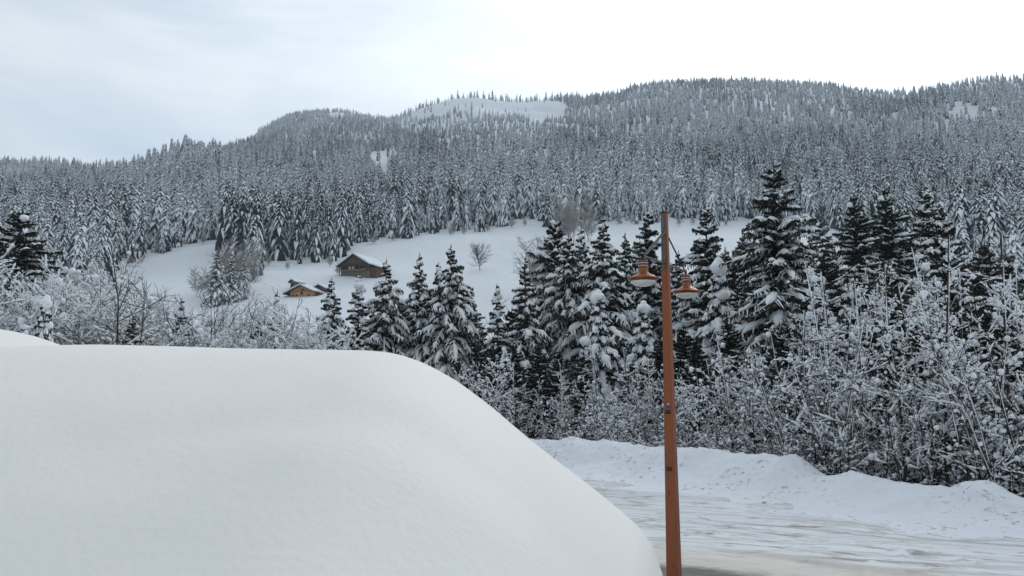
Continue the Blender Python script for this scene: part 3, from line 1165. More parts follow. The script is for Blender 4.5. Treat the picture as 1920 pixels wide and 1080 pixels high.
def make_forest():
    vars_ = []
    specs = [(22, .110, 1.1), (24, .100, .85), (20, .13, 1.2), (25, .105, .65), (18, .115, 1.2), (23, .12, .35), (21, .10, 1.3), (24, .115, 1.0), (23, .12, 1.35), (19, .14, .8)]
    for i, (h, r, l) in enumerate(specs):
        vars_.append(conifer_far(100 + i, h, r, l))
    g = np.random.default_rng(5)
    pts = []
    Y = 190.0
    while Y < 2150:
        s = 7.6 + 2.2 * (Y - 200) / 1400
        s = min(s, 10.4)
        us = np.arange(-1.02, 1.02, s / Y)
        us = us + g.uniform(-.5, .5, len(us)) * s / Y
        yy = Y + g.uniform(-.5, .5, len(us)) * s * 1.25
        pts.append(np.stack([us * yy, yy], 1))
        Y += s * (1.0 if Y < 700 else 1.35)
    pts = np.concatenate(pts)
    X, Yv = pts[:, 0], pts[:, 1]
    Z = zfun(X, Yv)
    px, py = project(X, Yv, Z)
    R_at = np.interp(X / Yv, GU, GR)
    ok = (py < np.interp(px, FB_PX, FB_PY) + 5 * np.sin(px / 23)) & (Yv < R_at + 25)

    def ell(cx, cy, a, b, rot=0):
        dx = (px - cx)
        dy = (py - cy) - rot * dx
        return (dx / a) ** 2 + (dy / b) ** 2 + 0.5 * fbm(px / 18, py / 9, 13, 2) < 1
    near_crest = Yv > R_at - 42
    clear = (ell(930, 198, 122, 19, 0.0) | ell(815, 210, 46, 12, -0.16) | ell(1020, 210, 45, 20, 0)) & ~near_crest
    clear |= ell(724, 300, 36, 17) | ell(712, 334, 17, 16) | ell(1825, 224, 45, 22, 0.1) | ell(1785, 238, 34, 13, -.2)
    clear |= (ell(630, 218, 16, 8) & ~near_crest) | ell(190, 322, 14, 5)
    ok &= ~(clear & (g.uniform(0, 1, len(px)) < .965))
    thin = fbm(X / 60, Yv / 60, 45, 3)
    ok &= ~((thin > 0.30) & (g.uniform(0, 1, len(px)) < .5))
    ok &= (px > -160) & (px < 2080)
    X, Yv, Z, px, py = X[ok], Yv[ok], Z[ok], px[ok], py[ok]
    n = len(X)
    size = g.uniform(.80, 1.48, n) * (1 - 0.36 * sstep(480, 1300, Yv))
    size *= np.where(g.uniform(0, 1, n) < .10, .62, 1)
    size = np.where(Yv > np.interp(X / Yv, GU, GR) * .90, size * g.uniform(.55, .85, n), size)
    size = np.where((Yv > np.interp(X / Yv, GU, GR) - 60) & (px > 735) & (px < 1090), size * g.uniform(.8, 1.9, n), size)
    # lower trees at the forest fringe
    fringe = py > np.interp(px, FB_PX, FB_PY) - 9
    size = np.where(fringe, size * g.uniform(.45, 1.0, n), size)
    below = ((px - 915) / 170) ** 2 + ((py - 240) / 34) ** 2 < 1
    size = np.where(below, size * .62, size)
    vi = g.integers(0, len(vars_), n)
    order_load = np.argsort([sp[2] for sp in specs])
    reg = fbm(X / 90, Yv / 140, 57, 3) * 1.9 + g.normal(0, .55, n) + 0.08
    k_ = np.clip(((reg + 1) / 2 * len(specs)).astype(int), 0, len(specs) - 1)
    vi = order_load[k_]
    # darker, barer band under the crest at centre-left
    barer = ((px - 700) / 130) ** 2 + ((py - 262) / 26) ** 2 < 1
    vi = np.where(barer & (g.uniform(0, 1, n) < .6), 5, vi)
    rz = g.uniform(0, 6.28, n)
    wx = g.uniform(.85, 1.2, n)
    hts = np.array([s[0] for s in specs])[vi] * size
    _, pyt = project(X, Yv, Z + hts)
    tall = (py - pyt)
    order = np.argsort(-tall)
    # the ones hidden behind the near wood on the right stay in the mass
    vis = (px > 4) & (px < 1916) & (pyt < np.interp(px, [0, 560, 900, 1000, 1200, 1500, 1600, 1920], [470, 480, 470, 405, 400, 400, 380, 375]))
    vis &= py < np.interp(px, [0, 200, 1500, 1560, 1920], [480, 560, 560, 470, 480])
    sel = [i for i in order if vis[i]][:300]
    selset = np.zeros(n, bool)
    selset[sel] = True
    ZN = [(75, 'behind the dark spruce at the far left'), (150, 'above the small plastered spruce'), (230, 'left of the left meadow'), (330, 'above the left end of the left meadow'),
          (430, 'above the top of the left meadow'), (500, 'right above the meadow tree clump'), (560, 'above the orange chalet'), (640, 'left of the brown barn'), (720, 'right above the brown barn'),
          (800, 'above the slope right of the brown barn'), (880, 'left above the lone bare tree'), (950, 'right above the lone bare tree'), (1050, 'above the dark round topped spruce'),
          (1150, 'above the pale bare trees'), (1240, 'left of the post top'), (1330, 'right of the post top'), (1420, 'left of the tallest spruce tip'), (1520, 'right of the tallest spruce tip'),
          (1600, 'above the first dark spruce beyond the gap'), (1690, 'above the second dark spruce beyond the gap'), (1790, 'above the white capped spruce'), (9999, 'at the right picture edge')]
    for i in sel:
        o = link('forest_spruce', vars_[vi[i]])
        o.location = (X[i], Yv[i], Z[i] - .3)
        o.rotation_euler = (0, 0, rz[i])
        o.scale = (size[i] * wx[i], size[i] * wx[i], size[i])
        edge_d = py[i] - np.interp(px[i], FB_PX, FB_PY)
        dp = 'at the wood edge' if edge_d > -14 else ('just inside the wood' if edge_d > -40 else 'deeper in the wood')
        sz = 'tall' if size[i] > 1.3 else ('middling' if size[i] > .95 else 'short')
        tag(o, '%s snowy forest spruce %s, %s' % (sz, dp, mark(px[i], ZN)), 'spruce tree', '%s forest spruces %s, %s' % (sz, dp, mark(px[i], ZN)))
    rest = ~selset
    scatter('forest', X[rest], Yv[rest], Z[rest] - .3, rz[rest], np.stack([size * wx, size * wx, size], 1)[rest], vi[rest], vars_)
    return n


def scatter(name, X, Y, Z, rz, scl, vi, meshes):
    """one object of kind stuff: copies of the meshes on points"""
    col = bpy.data.collections.new(name + '_kinds')
    for i, me in enumerate(meshes):
        o = bpy.data.objects.new('%s_kind_%02d' % (name, i), me)
        col.objects.link(o)
    me = bpy.data.meshes.new(name)
    n = len(X)
    me.vertices.add(n)
    me.vertices.foreach_set('co', np.stack([X, Y, Z], 1).astype(np.float32).ravel())
    a = me.attributes.new('rz', 'FLOAT', 'POINT')
    a.data.foreach_set('value', np.asarray(rz, np.float32))
    a = me.attributes.new('scl', 'FLOAT_VECTOR', 'POINT')
    a.data.foreach_set('vector', np.asarray(scl, np.float32).ravel())
    a = me.attributes.new('vi', 'INT', 'POINT')
    a.data.foreach_set('value', np.asarray(vi, np.int32))
    o = link(name, me)
    tag(o, kind='stuff')
    ng = bpy.data.node_groups.new(name + '_nodes', 'GeometryNodeTree')
    ng.interface.new_socket('Geometry', in_out='INPUT', socket_type='NodeSocketGeometry')
    ng.interface.new_socket('Geometry', in_out='OUTPUT', socket_type='NodeSocketGeometry')
    gi = N(ng, 'NodeGroupInput')
    go = N(ng, 'NodeGroupOutput')
    m2p = N(ng, 'GeometryNodeMeshToPoints')
    iop = N(ng, 'GeometryNodeInstanceOnPoints')
    ci = N(ng, 'GeometryNodeCollectionInfo')
    ci.inputs['Collection'].default_value = col
    ci.inputs['Separate Children'].default_value = True
    ci.inputs['Reset Children'].default_value = True
    iop.inputs['Pick Instance'].default_value = True

    def attr(nm, typ):
        a_ = N(ng, 'GeometryNodeInputNamedAttribute', data_type=typ)
        a_.inputs['Name'].default_value = nm
        return a_.outputs[0]
    cx = N(ng, 'ShaderNodeCombineXYZ')
    L = ng.links.new
    L(attr('rz', 'FLOAT'), cx.inputs['Z'])
    L(gi.outputs[0], m2p.inputs['Mesh'])
    L(m2p.outputs[0], iop.inputs['Points'])
    L(ci.outputs[0], iop.inputs['Instance'])
    L(attr('vi', 'INT'), iop.inputs['Instance Index'])
    e2r = N(ng, 'FunctionNodeEulerToRotation')
    L(cx.outputs[0], e2r.inputs[0])
    L(e2r.outputs[0], iop.inputs['Rotation'])
    L(attr('scl', 'FLOAT_VECTOR'), iop.inputs['Scale'])
    L(iop.outputs[0], go.inputs[0])
    md = o.modifiers.new('scatter', 'NODES')
    md.node_group = ng
    return o


print('forest trees', make_forest())


# ------------------------------------------------------------------ near conifers
def plant(name, meshes, loc, rz, scale, label, cat, group=None):
    t = empty(name, loc, rz)
    t.scale = scale if isinstance(scale, (tuple, list)) else (scale,) * 3
    tag(t, label, cat, group)
    tr, cr, sn = meshes
    link('trunk', tr, t)
    c = link('crown', cr, t)
    link('snow_load', sn, c)
    return t


CF = {
    'flat': (conifer_near(201, 18, .255, .45, 1.0, 1.0, .10, .78), 18),
    'droop': (conifer_near(202, 18, .265, .90, 1.05, 1.0, .03, .82), 18),
    'mid': (conifer_near(203, 18, .245, .68, 1.0, .9, .04, .95), 18),
    'laden': (conifer_near(204, 12, .220, 1.2, 1.7, 1.1, .02, .9), 12),
    'big': (conifer_near(205, 22, .200, .55, .85, 1.15, .18, .58), 22),
    'bushy': (conifer_near(206, 18, .220, .55, 1.1, 1.1, .05, .55), 18),
    'slim': (conifer_near(207, 16, .205, .60, 1.15, .9, .03, 1.1), 16),
    'dark': (conifer_near(208, 20, .235, .45, .65, 1.0, .10, .68), 20),
    'open': (conifer_near(209, 18, .265, .80, 1.1, .85, .04, 1.0), 18),
    'bare_foot': (conifer_near(210, 16, .200, .35, .12, 1.1, .02, .65), 16),
}


def place_conifer(kind, px, pytop, Y, width, label, group='snowy spruces behind the road', rz=None):
    (ms, H0) = CF[kind]
    top = ray(px, pytop, Y)
    zb = z_at(top.x, Y) - 0.3
    h = top.z - zb
    s = h / H0
    t = plant('spruce_tree', ms, (top.x, Y, zb), random.uniform(0, 6.28) if rz is None else rz, (s * width, s * width, s), label, 'spruce tree', group)
    return t


NEAR = [
    ('open', 622, 520, 60, 1.15, 'snowy spruce in front of the orange timber chalet, first above the mound crest'),
    ('slim', 674, 512, 62, 1.25, 'thin topped snowy spruce standing below the brown barn'),
    ('droop', 725, 486, 63, 1.05, 'dark snowy spruce just right of the brown barn'),
    ('open', 787, 474, 64, 1.0, 'pointed spruce with a big round snow lump hanging in its middle'),
    ('droop', 846, 458, 62, 1.05, 'tallest spruce of the row above the mound shoulder, with drooping snowy boughs'),
    ('slim', 822, 492, 66, 1.1, 'slim spruce tip half hidden behind the tall one above the mound shoulder'),
    ('dark', 878, 540, 69, 1.0, 'shaded low spruce right behind the tall one above the mound shoulder'),
    ('slim', 932, 532, 60, 1.1, 'small pointed spruce with a thin bare tip below the lone bare tree'),
    ('mid', 985, 482, 60, 1.0, 'slender snowy spruce left of the dark round topped spruce'),
    ('mid', 1172, 436, 92, 1.1, 'farther snowy spruce seen left of the nearer copper lamp'),
    ('open', 1090, 425, 96, 1.1, 'farther snowy spruce rising behind the broad striped one'),
    ('mid', 1392, 430, 92, 1.1, 'farther snowy spruce just left of the tallest spruce'),
    ('droop', 1360, 462, 84, 1.1, 'farther snowy spruce hiding the brown barn corner'),
    ('open', 1520, 425, 96, 1.15, 'farther snowy spruce right beside the tallest spruce'),
    ('mid', 1560, 455, 84, 1.1, 'farther snowy spruce in the gap left of the first dark one'),
    ('droop', 1620, 420, 88, 1.1, 'farther snowy spruce between the first and second dark ones'),
    ('mid', 1540, 400, 130, 1.1, 'distant pale spruce on the meadow end right of the tallest spruce'),
    ('droop', 1098, 470, 70, 1.15, 'snowy spruce squeezed between the broad striped one and the tall one left of the lamp'),
    ('open', 1272, 470, 66, 1.15, 'snowy spruce between the post and the dark layered spruce'),
    ('mid', 1385, 520, 58, 1.2, 'snowy spruce tucked at the left side of the tallest spruce'),
    ('bushy', 1040, 412, 74, 1.1, 'dark round topped spruce standing against the bare meadow edge'),
    ('droop', 1066, 440, 66, 1.1, 'broad snow striped spruce in front of the dark round topped one'),
    ('open', 1130, 403, 64, 1.2, 'tall snowy spruce midway between the round topped one and the lamp post'),
    ('laden', 1122, 545, 50, 1.15, 'small spruce bowed under snow in front of the tall one left of the lamp post'),
    ('flat', 1214, 394, 68, 1.05, 'snowy spruce directly behind the nearer copper lamp'),
    ('laden', 1205, 566, 50, 1.1, 'small white laden spruce below the nearer copper lamp'),
    ('flat', 1322, 384, 60, 1.05, 'dark spruce with layered snowy boughs just right of the lamp post'),
    ('laden', 1345, 486, 51, 1.1, 'narrow spruce plastered white, between the farther lamp and the tallest spruce'),
    ('big', 1450, 300, 47, 1.1, 'tallest and widest dark spruce with long snow edged boughs'),
    ('dark', 1600, 362, 60, 1.0, 'dark spruce right of the tallest one, rising over the snowy saplings'),
    ('dark', 1658, 350, 61, 1.0, 'dark spruce second to the right of the tallest one'),
    ('flat', 1733, 350, 66, 1.0, 'dark spruce peeping up behind the white capped spruce'),
    ('flat', 1762, 382, 48, 1.05, 'rounded dark spruce with thick white snow caps on its top boughs'),
    ('dark', 42, 388, 56, 1.45, 'dark spruce with a white snow ball on its tip at the far left'),
    ('laden', 86, 556, 34, .95, 'small spruce plastered with snow beside the drift at the far left'),
    ('mid', 250, 592, 46, 1.3, 'low dark spruce behind the thin bare tree on the left'),
    ('slim', 341, 560, 52, 1.1, 'small dark spruce among the snowy shrubs on the left'),
    ('slim', 520, 548, 50, 1.1, 'small snowy spruce left of the orange timber chalet'),
    ('mid', 485, 600, 48, 1.4, 'low spruce among the shrubs below the orange timber chalet'),
    ('mid', 410, 460, 214, 1.1, 'snowy spruce at the left end of the tree clump on the meadow'),
    ('slim', 436, 468, 219, 1.3, 'snowy spruce in the middle of the tree clump on the meadow'),
    ('open', 458, 476, 224, 1.0, 'snowy spruce at the right end of the tree clump on the meadow'),
]
for a in NEAR:
    place_conifer(*a)

# darker second row that closes the wood behind the saplings
gb = np.random.default_rng(77)
ROW2 = [(905, 610, 70), (960, 575, 72), (1010, 560, 74), (1095, 520, 78), (1165, 520, 76), (1255, 500, 74), (1290, 540, 72), (1375, 500, 74), (1400, 560, 64),
        (1510, 520, 70), (1545, 470, 76), (1630, 470, 74), (1700, 440, 72), (1800, 470, 62), (1845, 450, 70), (1890, 480, 66), (1950, 470, 60), (1925, 560, 48), (755, 560, 72), (700, 580, 70)]
for i, (px, py, Y) in enumerate(ROW2):
    place_conifer(['dark', 'bare_foot', 'dark'][i % 3], px, py, Y, 1.25, 'shaded spruce of the second row, behind and ' + mark(px, MARKS if px > 800 else [(730, 'between the two spruces below the brown barn'), (9999, 'left of the spruce with the snow lump')]), 'second row of shaded spruces')

SHADE = [(890, 640, 58), (925, 650, 55), (965, 640, 56), (1005, 655, 52), (1050, 640, 53), (1090, 650, 49), (1140, 640, 50), (1180, 655, 47), (1235, 640, 47), (1275, 620, 48), (1310, 640, 45),
         (1365, 610, 46), (1410, 640, 42), (1470, 620, 40), (1500, 600, 45), (1545, 610, 40), (1590, 590, 43), (1630, 600, 37), (1675, 560, 42), (1715, 580, 36), (1760, 570, 39), (1800, 560, 34), (1850, 560, 37), (1895, 570, 31), (1940, 560, 35),
         (15, 500, 66), (75, 520, 64), (130, 530, 66), (185, 560, 64)]
for i, (px, py, Y) in enumerate(SHADE):
    place_conifer('bare_foot', px + gb.uniform(-8, 8), py + gb.uniform(-20, 25), Y, 1.15, 'low shaded spruce with hardly any snow, ' + mark(px, LMARKS if px < 300 else MARKS), 'shaded low spruces inside the thicket')

# snow ball lump hanging in the spruce at 787,565 and big lumps elsewhere are part of snow load

# ------------------------------------------------------------------ saplings of the thicket
SP = [sapling(300 + i, H=7.5, stems=[3, 4, 5, 3, 6, 4, 4, 5][i], spread=[.20, .26, .22, .34, .20, .28, .30, .18][i], nbr=[19, 17, 16, 18, 15, 20, 18, 17][i], ntw=7,
              snow=[1.0, 1.15, .9, 1.1, 1.0, .9, 1.25, .85][i], balls=[90, 120, 90, 130, 130, 80, 110, 90][i], lean=[.06, .12, .2, .1, .18, .06, .13, .16][i],
              cover=[.52, .60, .48, .64, .5, .42, .66, .42][i], rise=[.25, .1, .2, 0, .3, .1, 0, .3][i], bsize=.82) for i in range(8)]


TALL = [sapling(360 + i, H=11, stems=[1, 2, 2, 1][i], spread=[.17, .20, .15, .22][i], nbr=[34, 26, 28, 38][i], ntw=9, snow=[1.1, 1.0, 1.2, 1.0][i], balls=[70, 60, 80, 70][i],
                lean=[.04, .10, .07, .05][i], cover=.74, rise=.05, bsize=.85, low=.16, twig_r=.011, thick=1.15) for i in range(4)]
M['pale_twig'] = mat('grey_twig_bark', (0.09, 0.08, 0.075), 0.9, noise=(2, (0.30, 0.29, 0.29), 0.9), spec=0.1)
SPL = [sapling(330 + i, H=9.5, stems=[4, 5, 3, 5][i], spread=[.30, .34, .28, .36][i], nbr=[22, 20, 26, 19][i], ntw=11, snow=[1.15, 1.3, 1.1, 1.2][i], twig_mat='pale_twig',
               balls=[130, 170, 120, 150][i], bsize=.85, lean=[.15, .25, .1, .3][i], thick=.8) for i in range(4)]


def place_sapling(me, name, loc, rz, s, label, cat, group):
    t = empty(name, loc, rz)
    t.scale = (s, s, s) if not isinstance(s, tuple) else s
    tag(t, label, cat, group)
    c = link('stem', me[0], t)
    if me[1]:
        link('snow_load', me[1], c)
    return t


def thicket():
    g = np.random.default_rng(9)
    n = 0
    # distance along the bank, rows behind it
    seg = np.hypot(*(BK[1:] - BK[:-1]).T)
    S = np.concatenate([[0], np.cumsum(seg)])
    for row, (off, step, hh) in enumerate([(3.4, 1.5, 5.6), (6.4, 1.6, 7.2), (10.0, 2.0, 8.4), (14.5, 2.5, 9.2)]):
        s = 20.0
        while s < 112:
            s += step * g.uniform(.6, 1.4)
            cx = np.interp(s, S, BK[:, 0])
            cy = np.interp(s, S, BK[:, 1])
            dx = np.interp(s + .5, S, BK[:, 0]) - cx
            dy = np.interp(s + .5, S, BK[:, 1]) - cy
            l = math.hypot(dx, dy)
            o = off + g.uniform(-1.4, 1.6)
            x, y = cx - dy / l * o, cy + dx / l * o
            if y < 14 or x / y > .80 or x / y < -0.12:
                continue
            z = z_at(x, y) - .1
            px, _ = project(x, y, z)
            h = hh * g.uniform(.7, 1.2)
            # keep the skyline of the saplings as seen: lower at the left, higher to the right
            top_py = np.interp(px, [860, 940, 1100, 1300, 1400, 1480, 1540, 1640, 1800, 1920], [665, 660, 655, 640, 640, 580, 520, 510, 480, 470]) + g.uniform(-25, 110) * (1 if px < 1450 else 1.3)
            zt = CAM_Z + float(e_of(top_py)) * y
            h = min(h * 1.25, zt - z)
            if h < 1.5:
                continue
            i = int(g.integers(0, 8))
            lab = 'snow clotted bare sapling, %s, %s' % (['in the front row', 'in the second row', 'in the third row', 'at the back'][row], mark(px, MARKS))
            gr = 'thicket saplings ' + lab.split(', ', 1)[1]
            place_sapling(SP[i], 'bare_sapling', (x, y, z), g.uniform(0, 6.28), float(h / 7.5) * 1.0, lab, 'sapling', gr)
            n += 1
    # tall slim trees standing above the thicket
    for k in range(50):
        px = g.uniform(1180, 1935) if k > 12 else g.uniform(880, 1400)
        y = g.uniform(27, 44) if px > 1400 else g.uniform(40, 50)
        x = float(u_of(px, 700)) * y
        if bank_dist(np.array([x]), np.array([y]))[0] < 2.5:
            continue
        top = np.interp(px, [880, 1150, 1400, 1480, 1540, 1700, 1920], [640, 610, 590, 520, 450, 425, 400]) + g.uniform(0, 110)
        z = z_at(x, y) - .1
        h = CAM_Z + float(e_of(top)) * y - z
        i = k % 4
        place_sapling(TALL[i], 'slim_tree', (x, y, z), g.uniform(0, 6.28), float(h / 11), '%s snow coated tree over thicket, %s' % ('tall slim' if top < np.interp(px, [880, 1400, 1540, 1920], [680, 640, 500, 450]) else 'lower slim', mark(px, MARKS)),
                      'bare tree', 'slim trees over the thicket, ' + mark(px, MARKS))
        n += 1
    # left side shrubs beyond the mound
    for k in range(95):
        px = g.uniform(-30, 600)
        y = g.uniform(46, 62)
        top = np.interp(px, [0, 60, 130, 200, 260, 330, 420, 560, 600], [490, 480, 455, 480, 520, 550, 550, 565, 605]) + g.uniform(-15, 85)
        x = float(u_of(px, 600)) * y
        z = z_at(x, y) - .1
        h = CAM_Z + float(e_of(top)) * y - z
        i = int(g.integers(0, 8))
        dp = 'near' if y < 51 else ('middle' if y < 56.5 else 'farther')
        lab = 'snow clotted %s shrub beyond the mound, %s' % (dp, mark(px, LMARKS))
        place_sapling(SPL[i % 4], 'snowy_shrub', (x, y, z), g.uniform(0, 6.28), float(h / 9.5), lab, 'shrub', 'shrubs beyond the mound, ' + dp + ' ' + mark(px, LMARKS))
        n += 1
    # undergrowth mass low down behind the bank
    X, Y = [], []
    for _ in range(1500):
        px = g.uniform(860, 1960)
        y = g.uniform(24, 66)
        x = (px - 960) / 1400 * y * 1.01
        X.append(x)
        Y.append(y)
    X, Y = np.array(X), np.array(Y)
    d = bank_dist(X, Y)
    k = (d > 2.2) & (d < 24)
    X, Y = X[k][:230], Y[k][:230]
    Z = zfun(X, Y) - .1
    m = len(X)
    sc = g.uniform(.28, .62, m)
    scatter('undergrowth', X, Y, Z, g.uniform(0, 6.28, m), np.stack([sc * 1.3, sc * 1.3, sc], 1), g.integers(0, 4, m), UG)
    return n


def merge_ug(seed):
    """low twiggy undergrowth, wood and snow in one mesh"""
    w_, s_ = sapling(seed, H=6, stems=6, spread=.34, nbr=9, ntw=4, snow=1.0, balls=120, lean=.45, twig_r=.02)
    mb = MB()
    for i, me in enumerate((w_, s_)):
        v = np.zeros(len(me.vertices) * 3)
        me.vertices.foreach_get('co', v)
        q = np.zeros(len(me.loops), int)
        me.loops.foreach_get('vertex_index', q)
        mb.add(v, q=q.reshape(-1, 4), m=i)
    return mb.mesh('undergrowth_shrub', [M['twig'], M['tree_snow']], True)


UG = [merge_ug(400 + i) for i in range(4)]
print('saplings', thicket())

# single trees that stand out
lone = sapling(500, H=12, stems=1, nbr=44, ntw=13, snow=.0, twig_r=.026, round_=True, frost=False, balls=0, thick=1.6, low=.18)


def stand(me, name, px, pybase, pytop, Y, H0, label, cat='bare tree', group=None, wide=1.0, rz=None):
    b = ray(px, pybase, Y)
    z = z_at(b.x, Y) - .05
    h = CAM_Z + float(e_of(pytop)) * Y - z
    s = h / H0
    return place_sapling(me, name, (b.x, Y, z), random.uniform(0, 6) if rz is None else rz, (s * wide, s * wide, s), label, cat, group)


def y_for(px, py, y0=150, y1=700):
    """distance at which the ground is met at a picture point"""
    ys = np.linspace(y0, y1, 1200)
    xs = float(u_of(px, py)) * ys
    zs = zfun(xs, ys)
    zr = CAM_Z + float(e_of(py)) * ys
    i = int(np.argmax(zs > zr))
    return float(ys[i]) if zs[i] > zr[i] else y0


Yl = y_for(900, 508)
stand(lone, 'bare_tree', 900, 508, 446, Yl, 11.3, 'lone round crowned bare tree standing in the open snowy meadow', wide=1.0)
thin = sapling(501, H=10, stems=2, nbr=13, ntw=6, snow=.12, spread=.30, twig_r=.018, balls=30, lean=.10, low=.35)
stand(thin, 'bare_tree', 226, 700, 452, 42, 9.8, 'thin bare tree with a forked trunk rising above the left shrubs')
frosty = [sapling(510 + i, H=8, stems=4, nbr=24, ntw=20, snow=.0, spread=.36, twig_r=.020, frost=True, balls=0, lean=.22) for i in range(3)]
EDGE = [(250, 'left end of the left meadow'), (320, 'upper left of the left meadow'), (430, 'top of the left meadow'), (540, 'hollow above the orange chalet'), (760, 'slope above the brown barn'),
        (890, 'wood edge left of the lone tree'), (1000, 'wood edge above the lone tree'), (1200, 'wood edge left of the post top'), (1290, 'wood edge right of the post top'), (9999, 'wood edge above the hidden barn')]
FR = [(372, 556, 498, 'pale frosted bush left of the tree clump on the meadow'), (392, 556, 508, 'low frosted bush touching the left side of the tree clump'),
      (440, 556, 450, 'frosted bare tree in the middle of the tree clump on the meadow'), (462, 545, 462, 'frosted bare tree at the right of the tree clump on the meadow'),
      (425, 552, 462, 'frosted bare tree just right of the clump spruce'), (1075, 458, 362, 'big pale bare tree behind the dark round topped spruce'),
      (1104, 452, 374, 'pale bare tree right behind the big one at the meadow top'), (1046, 455, 384, 'smaller pale bare tree left of the big one at the meadow top'),
      (1000, 560, 445, 'frosted bare tree left of the dark round topped spruce'), (1018, 560, 470, 'frosted bare tree close beside the dark round topped spruce'),
      (618, 500, 480, 'frosted bush at the wood edge left of the brown barn'), (632, 516, 488, 'low frosted bush touching the left of the brown barn')]
for i, (px, pb, pt, lab) in enumerate(FR):
    Y = y_for(px, pb)
    stand(frosty[i % 3], 'frosted_tree', px, pb, pt, Y, 7.8, lab, 'bare tree', 'frosted trees round the meadow', wide=1.15)
edge = [(480, 500), (505, 498), (538, 505), (700, 458), (735, 452), (850, 438), (870, 440), (895, 432), (915, 434), (960, 428), (985, 424), (1160, 420), (1185, 420), (1275, 424), (1300, 421), (1330, 424), (1360, 424), (245, 500), (265, 492), (300, 474), (340, 462), (380, 458), (845, 442)]
for i, (px, pb) in enumerate(edge):
    Y = y_for(px, pb)
    stand(frosty[(i * 2) % 3], 'frosted_bush', px, pb, pb - 15 - (i * 7) % 14, Y, 7.8, 'small frosted bush on the meadow fringe, ' + mark(px, EDGE), 'bush', 'frosted bushes, ' + mark(px, EDGE), wide=1.3)
bare_up = [sapling(520 + i, H=9, stems=6, nbr=7, ntw=3, snow=.15, spread=.20, twig_r=.014, balls=0, lean=.20, low=.3, thick=.6) for i in range(2)]
BU = [(895, 700, 538, 66), (915, 700, 552, 64), (960, 700, 520, 64), (975, 700, 515, 66), (1000, 700, 540, 62), (1535, 700, 500, 50), (1560, 720, 470, 52), (305, 690, 545, 48), (390, 690, 520, 50), (430, 690, 548, 47), (465, 700, 525, 52), (1855, 700, 440, 44), (1800, 700, 430, 46)]
for i, (px, pb, pt, Y) in enumerate(BU):
    where = 'between the row of spruces below the lone bare tree' if px < 1100 and px > 800 else ('among the shrubs below the meadow at the left' if px < 800 else ('right beside the tallest spruce' if px < 1700 else 'near the right end of the wood'))
    stand(bare_up[i % 2], 'bare_shrub', px, pb, pt, Y, 8.8, 'upright bare shrub ' + where, 'shrub', 'upright bare shrubs ' + where)


# ------------------------------------------------------------------ buildings
M['old_wood'] = plank_mat('weathered_boards', (0.085, 0.052, 0.034), (0.135, 0.088, 0.06), (7, 7, .5))
M['old_wood2'] = plank_mat('weathered_boards_pale', (0.13, 0.10, 0.08), (0.19, 0.155, 0.125), (.5, .5, 6))
M['orange_wood'] = plank_mat('orange_boards', (0.44, 0.20, 0.09), (0.58, 0.31, 0.16), (6, 6, .5))
M['dark_wood'] = plank_mat('dark_beam', (0.05, 0.033, 0.026), (0.08, 0.05, 0.04), (3, 3, 3))
M['red_wood'] = plank_mat('red_brown_boards', (0.15, 0.075, 0.055), (0.22, 0.12, 0.09), (6, 6, .5))
M['stone'] = mat('rubble_stone', (0.22, 0.195, 0.17), 0.9, noise=(1.6, (0.12, 0.10, 0.085), 1.0), bump=(2, .6, .1))
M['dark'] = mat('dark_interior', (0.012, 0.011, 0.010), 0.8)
M['glass'] = mat('window_glass', (0.03, 0.035, 0.04), 0.12, spec=0.6)
M['pale'] = mat('pale_panel', (0.42, 0.40, 0.38), 0.7)
M['slate'] = mat('blue_grey_boards', (0.10, 0.12, 0.14), 0.8, noise=(3, (0.14, 0.16, 0.18), 1.0))
M['red'] = mat('red_shutter', (0.10, 0.03, 0.025), 0.6)


def gable_part(t, W, D, He, slope, over=(1.0, 1.2), snow=0.45, wall='old_wood', xoff=0, yoff=0, lext=0.0, rext=0.0, zoff=0.0, ln=('wall', 'roof', 'roof_snow')):
    """gabled body with front at y=-D/2 ; lext/rext lengthen the roof slopes down"""
    hw = W / 2
    Ha = He + hw * slope
    mb = MB()
    mb.prism([(xoff - hw, zoff - 3), (xoff + hw, zoff - 3), (xoff + hw, zoff + He), (xoff, zoff + Ha), (xoff - hw, zoff + He)], yoff - D / 2, yoff + D / 2)
    mb.build(ln[0], M[wall], t)
    ox, oy = over
    rf = MB()
    sn = MB()
    th = 0.22
    for sgn, ext in ((-1, lext), (1, rext)):
        x1 = xoff + sgn * (hw + ox + ext)
        z1 = zoff + He - (ox + ext) * slope
        x0 = xoff + (0.0 if sgn < 0 else 0.003)
        p = [(x0, zoff + Ha + .03), (x1, z1 + .03), (x1, z1 + th), (x0, zoff + Ha + th)]
        rf.prism(p, yoff - D / 2 - oy, yoff + D / 2 + oy)
        k = 10
        pts_lo = [(x0 + (x1 - x0) * i / k, zoff + Ha + th + .004 + (z1 - zoff - Ha) * i / k) for i in range(k + 1)]
        pts_hi = [(x, z + snow * (1 - 0.0) * (1 + .12 * math.sin(x * 1.7)) * (0.75 if i in (k,) else 1.0)) for i, (x, z) in enumerate(pts_lo)]
        pts_hi[-1] = (pts_hi[-1][0] + sgn * .10, pts_hi[-1][1] - .02)
        sn.prism(pts_lo + pts_hi[::-1], yoff - D / 2 - oy - .06, yoff + D / 2 + oy + .06)
    r = rf.build(ln[1], M['dark_wood'], t)
    sn.build(ln[2], M['snow'], r)
    return Ha


def box_part(t, name, m, x0, x1, y0, y1, z0, z1):
    mb = MB()
    mb.box(x0, x1, y0, y1, z0, z1)
    return mb.build(name, M[m], t)


def place_building(px, py, Y0=None):
    Y = Y0 or y_for(px, py)
    b = ray(px, py, Y)
    return b


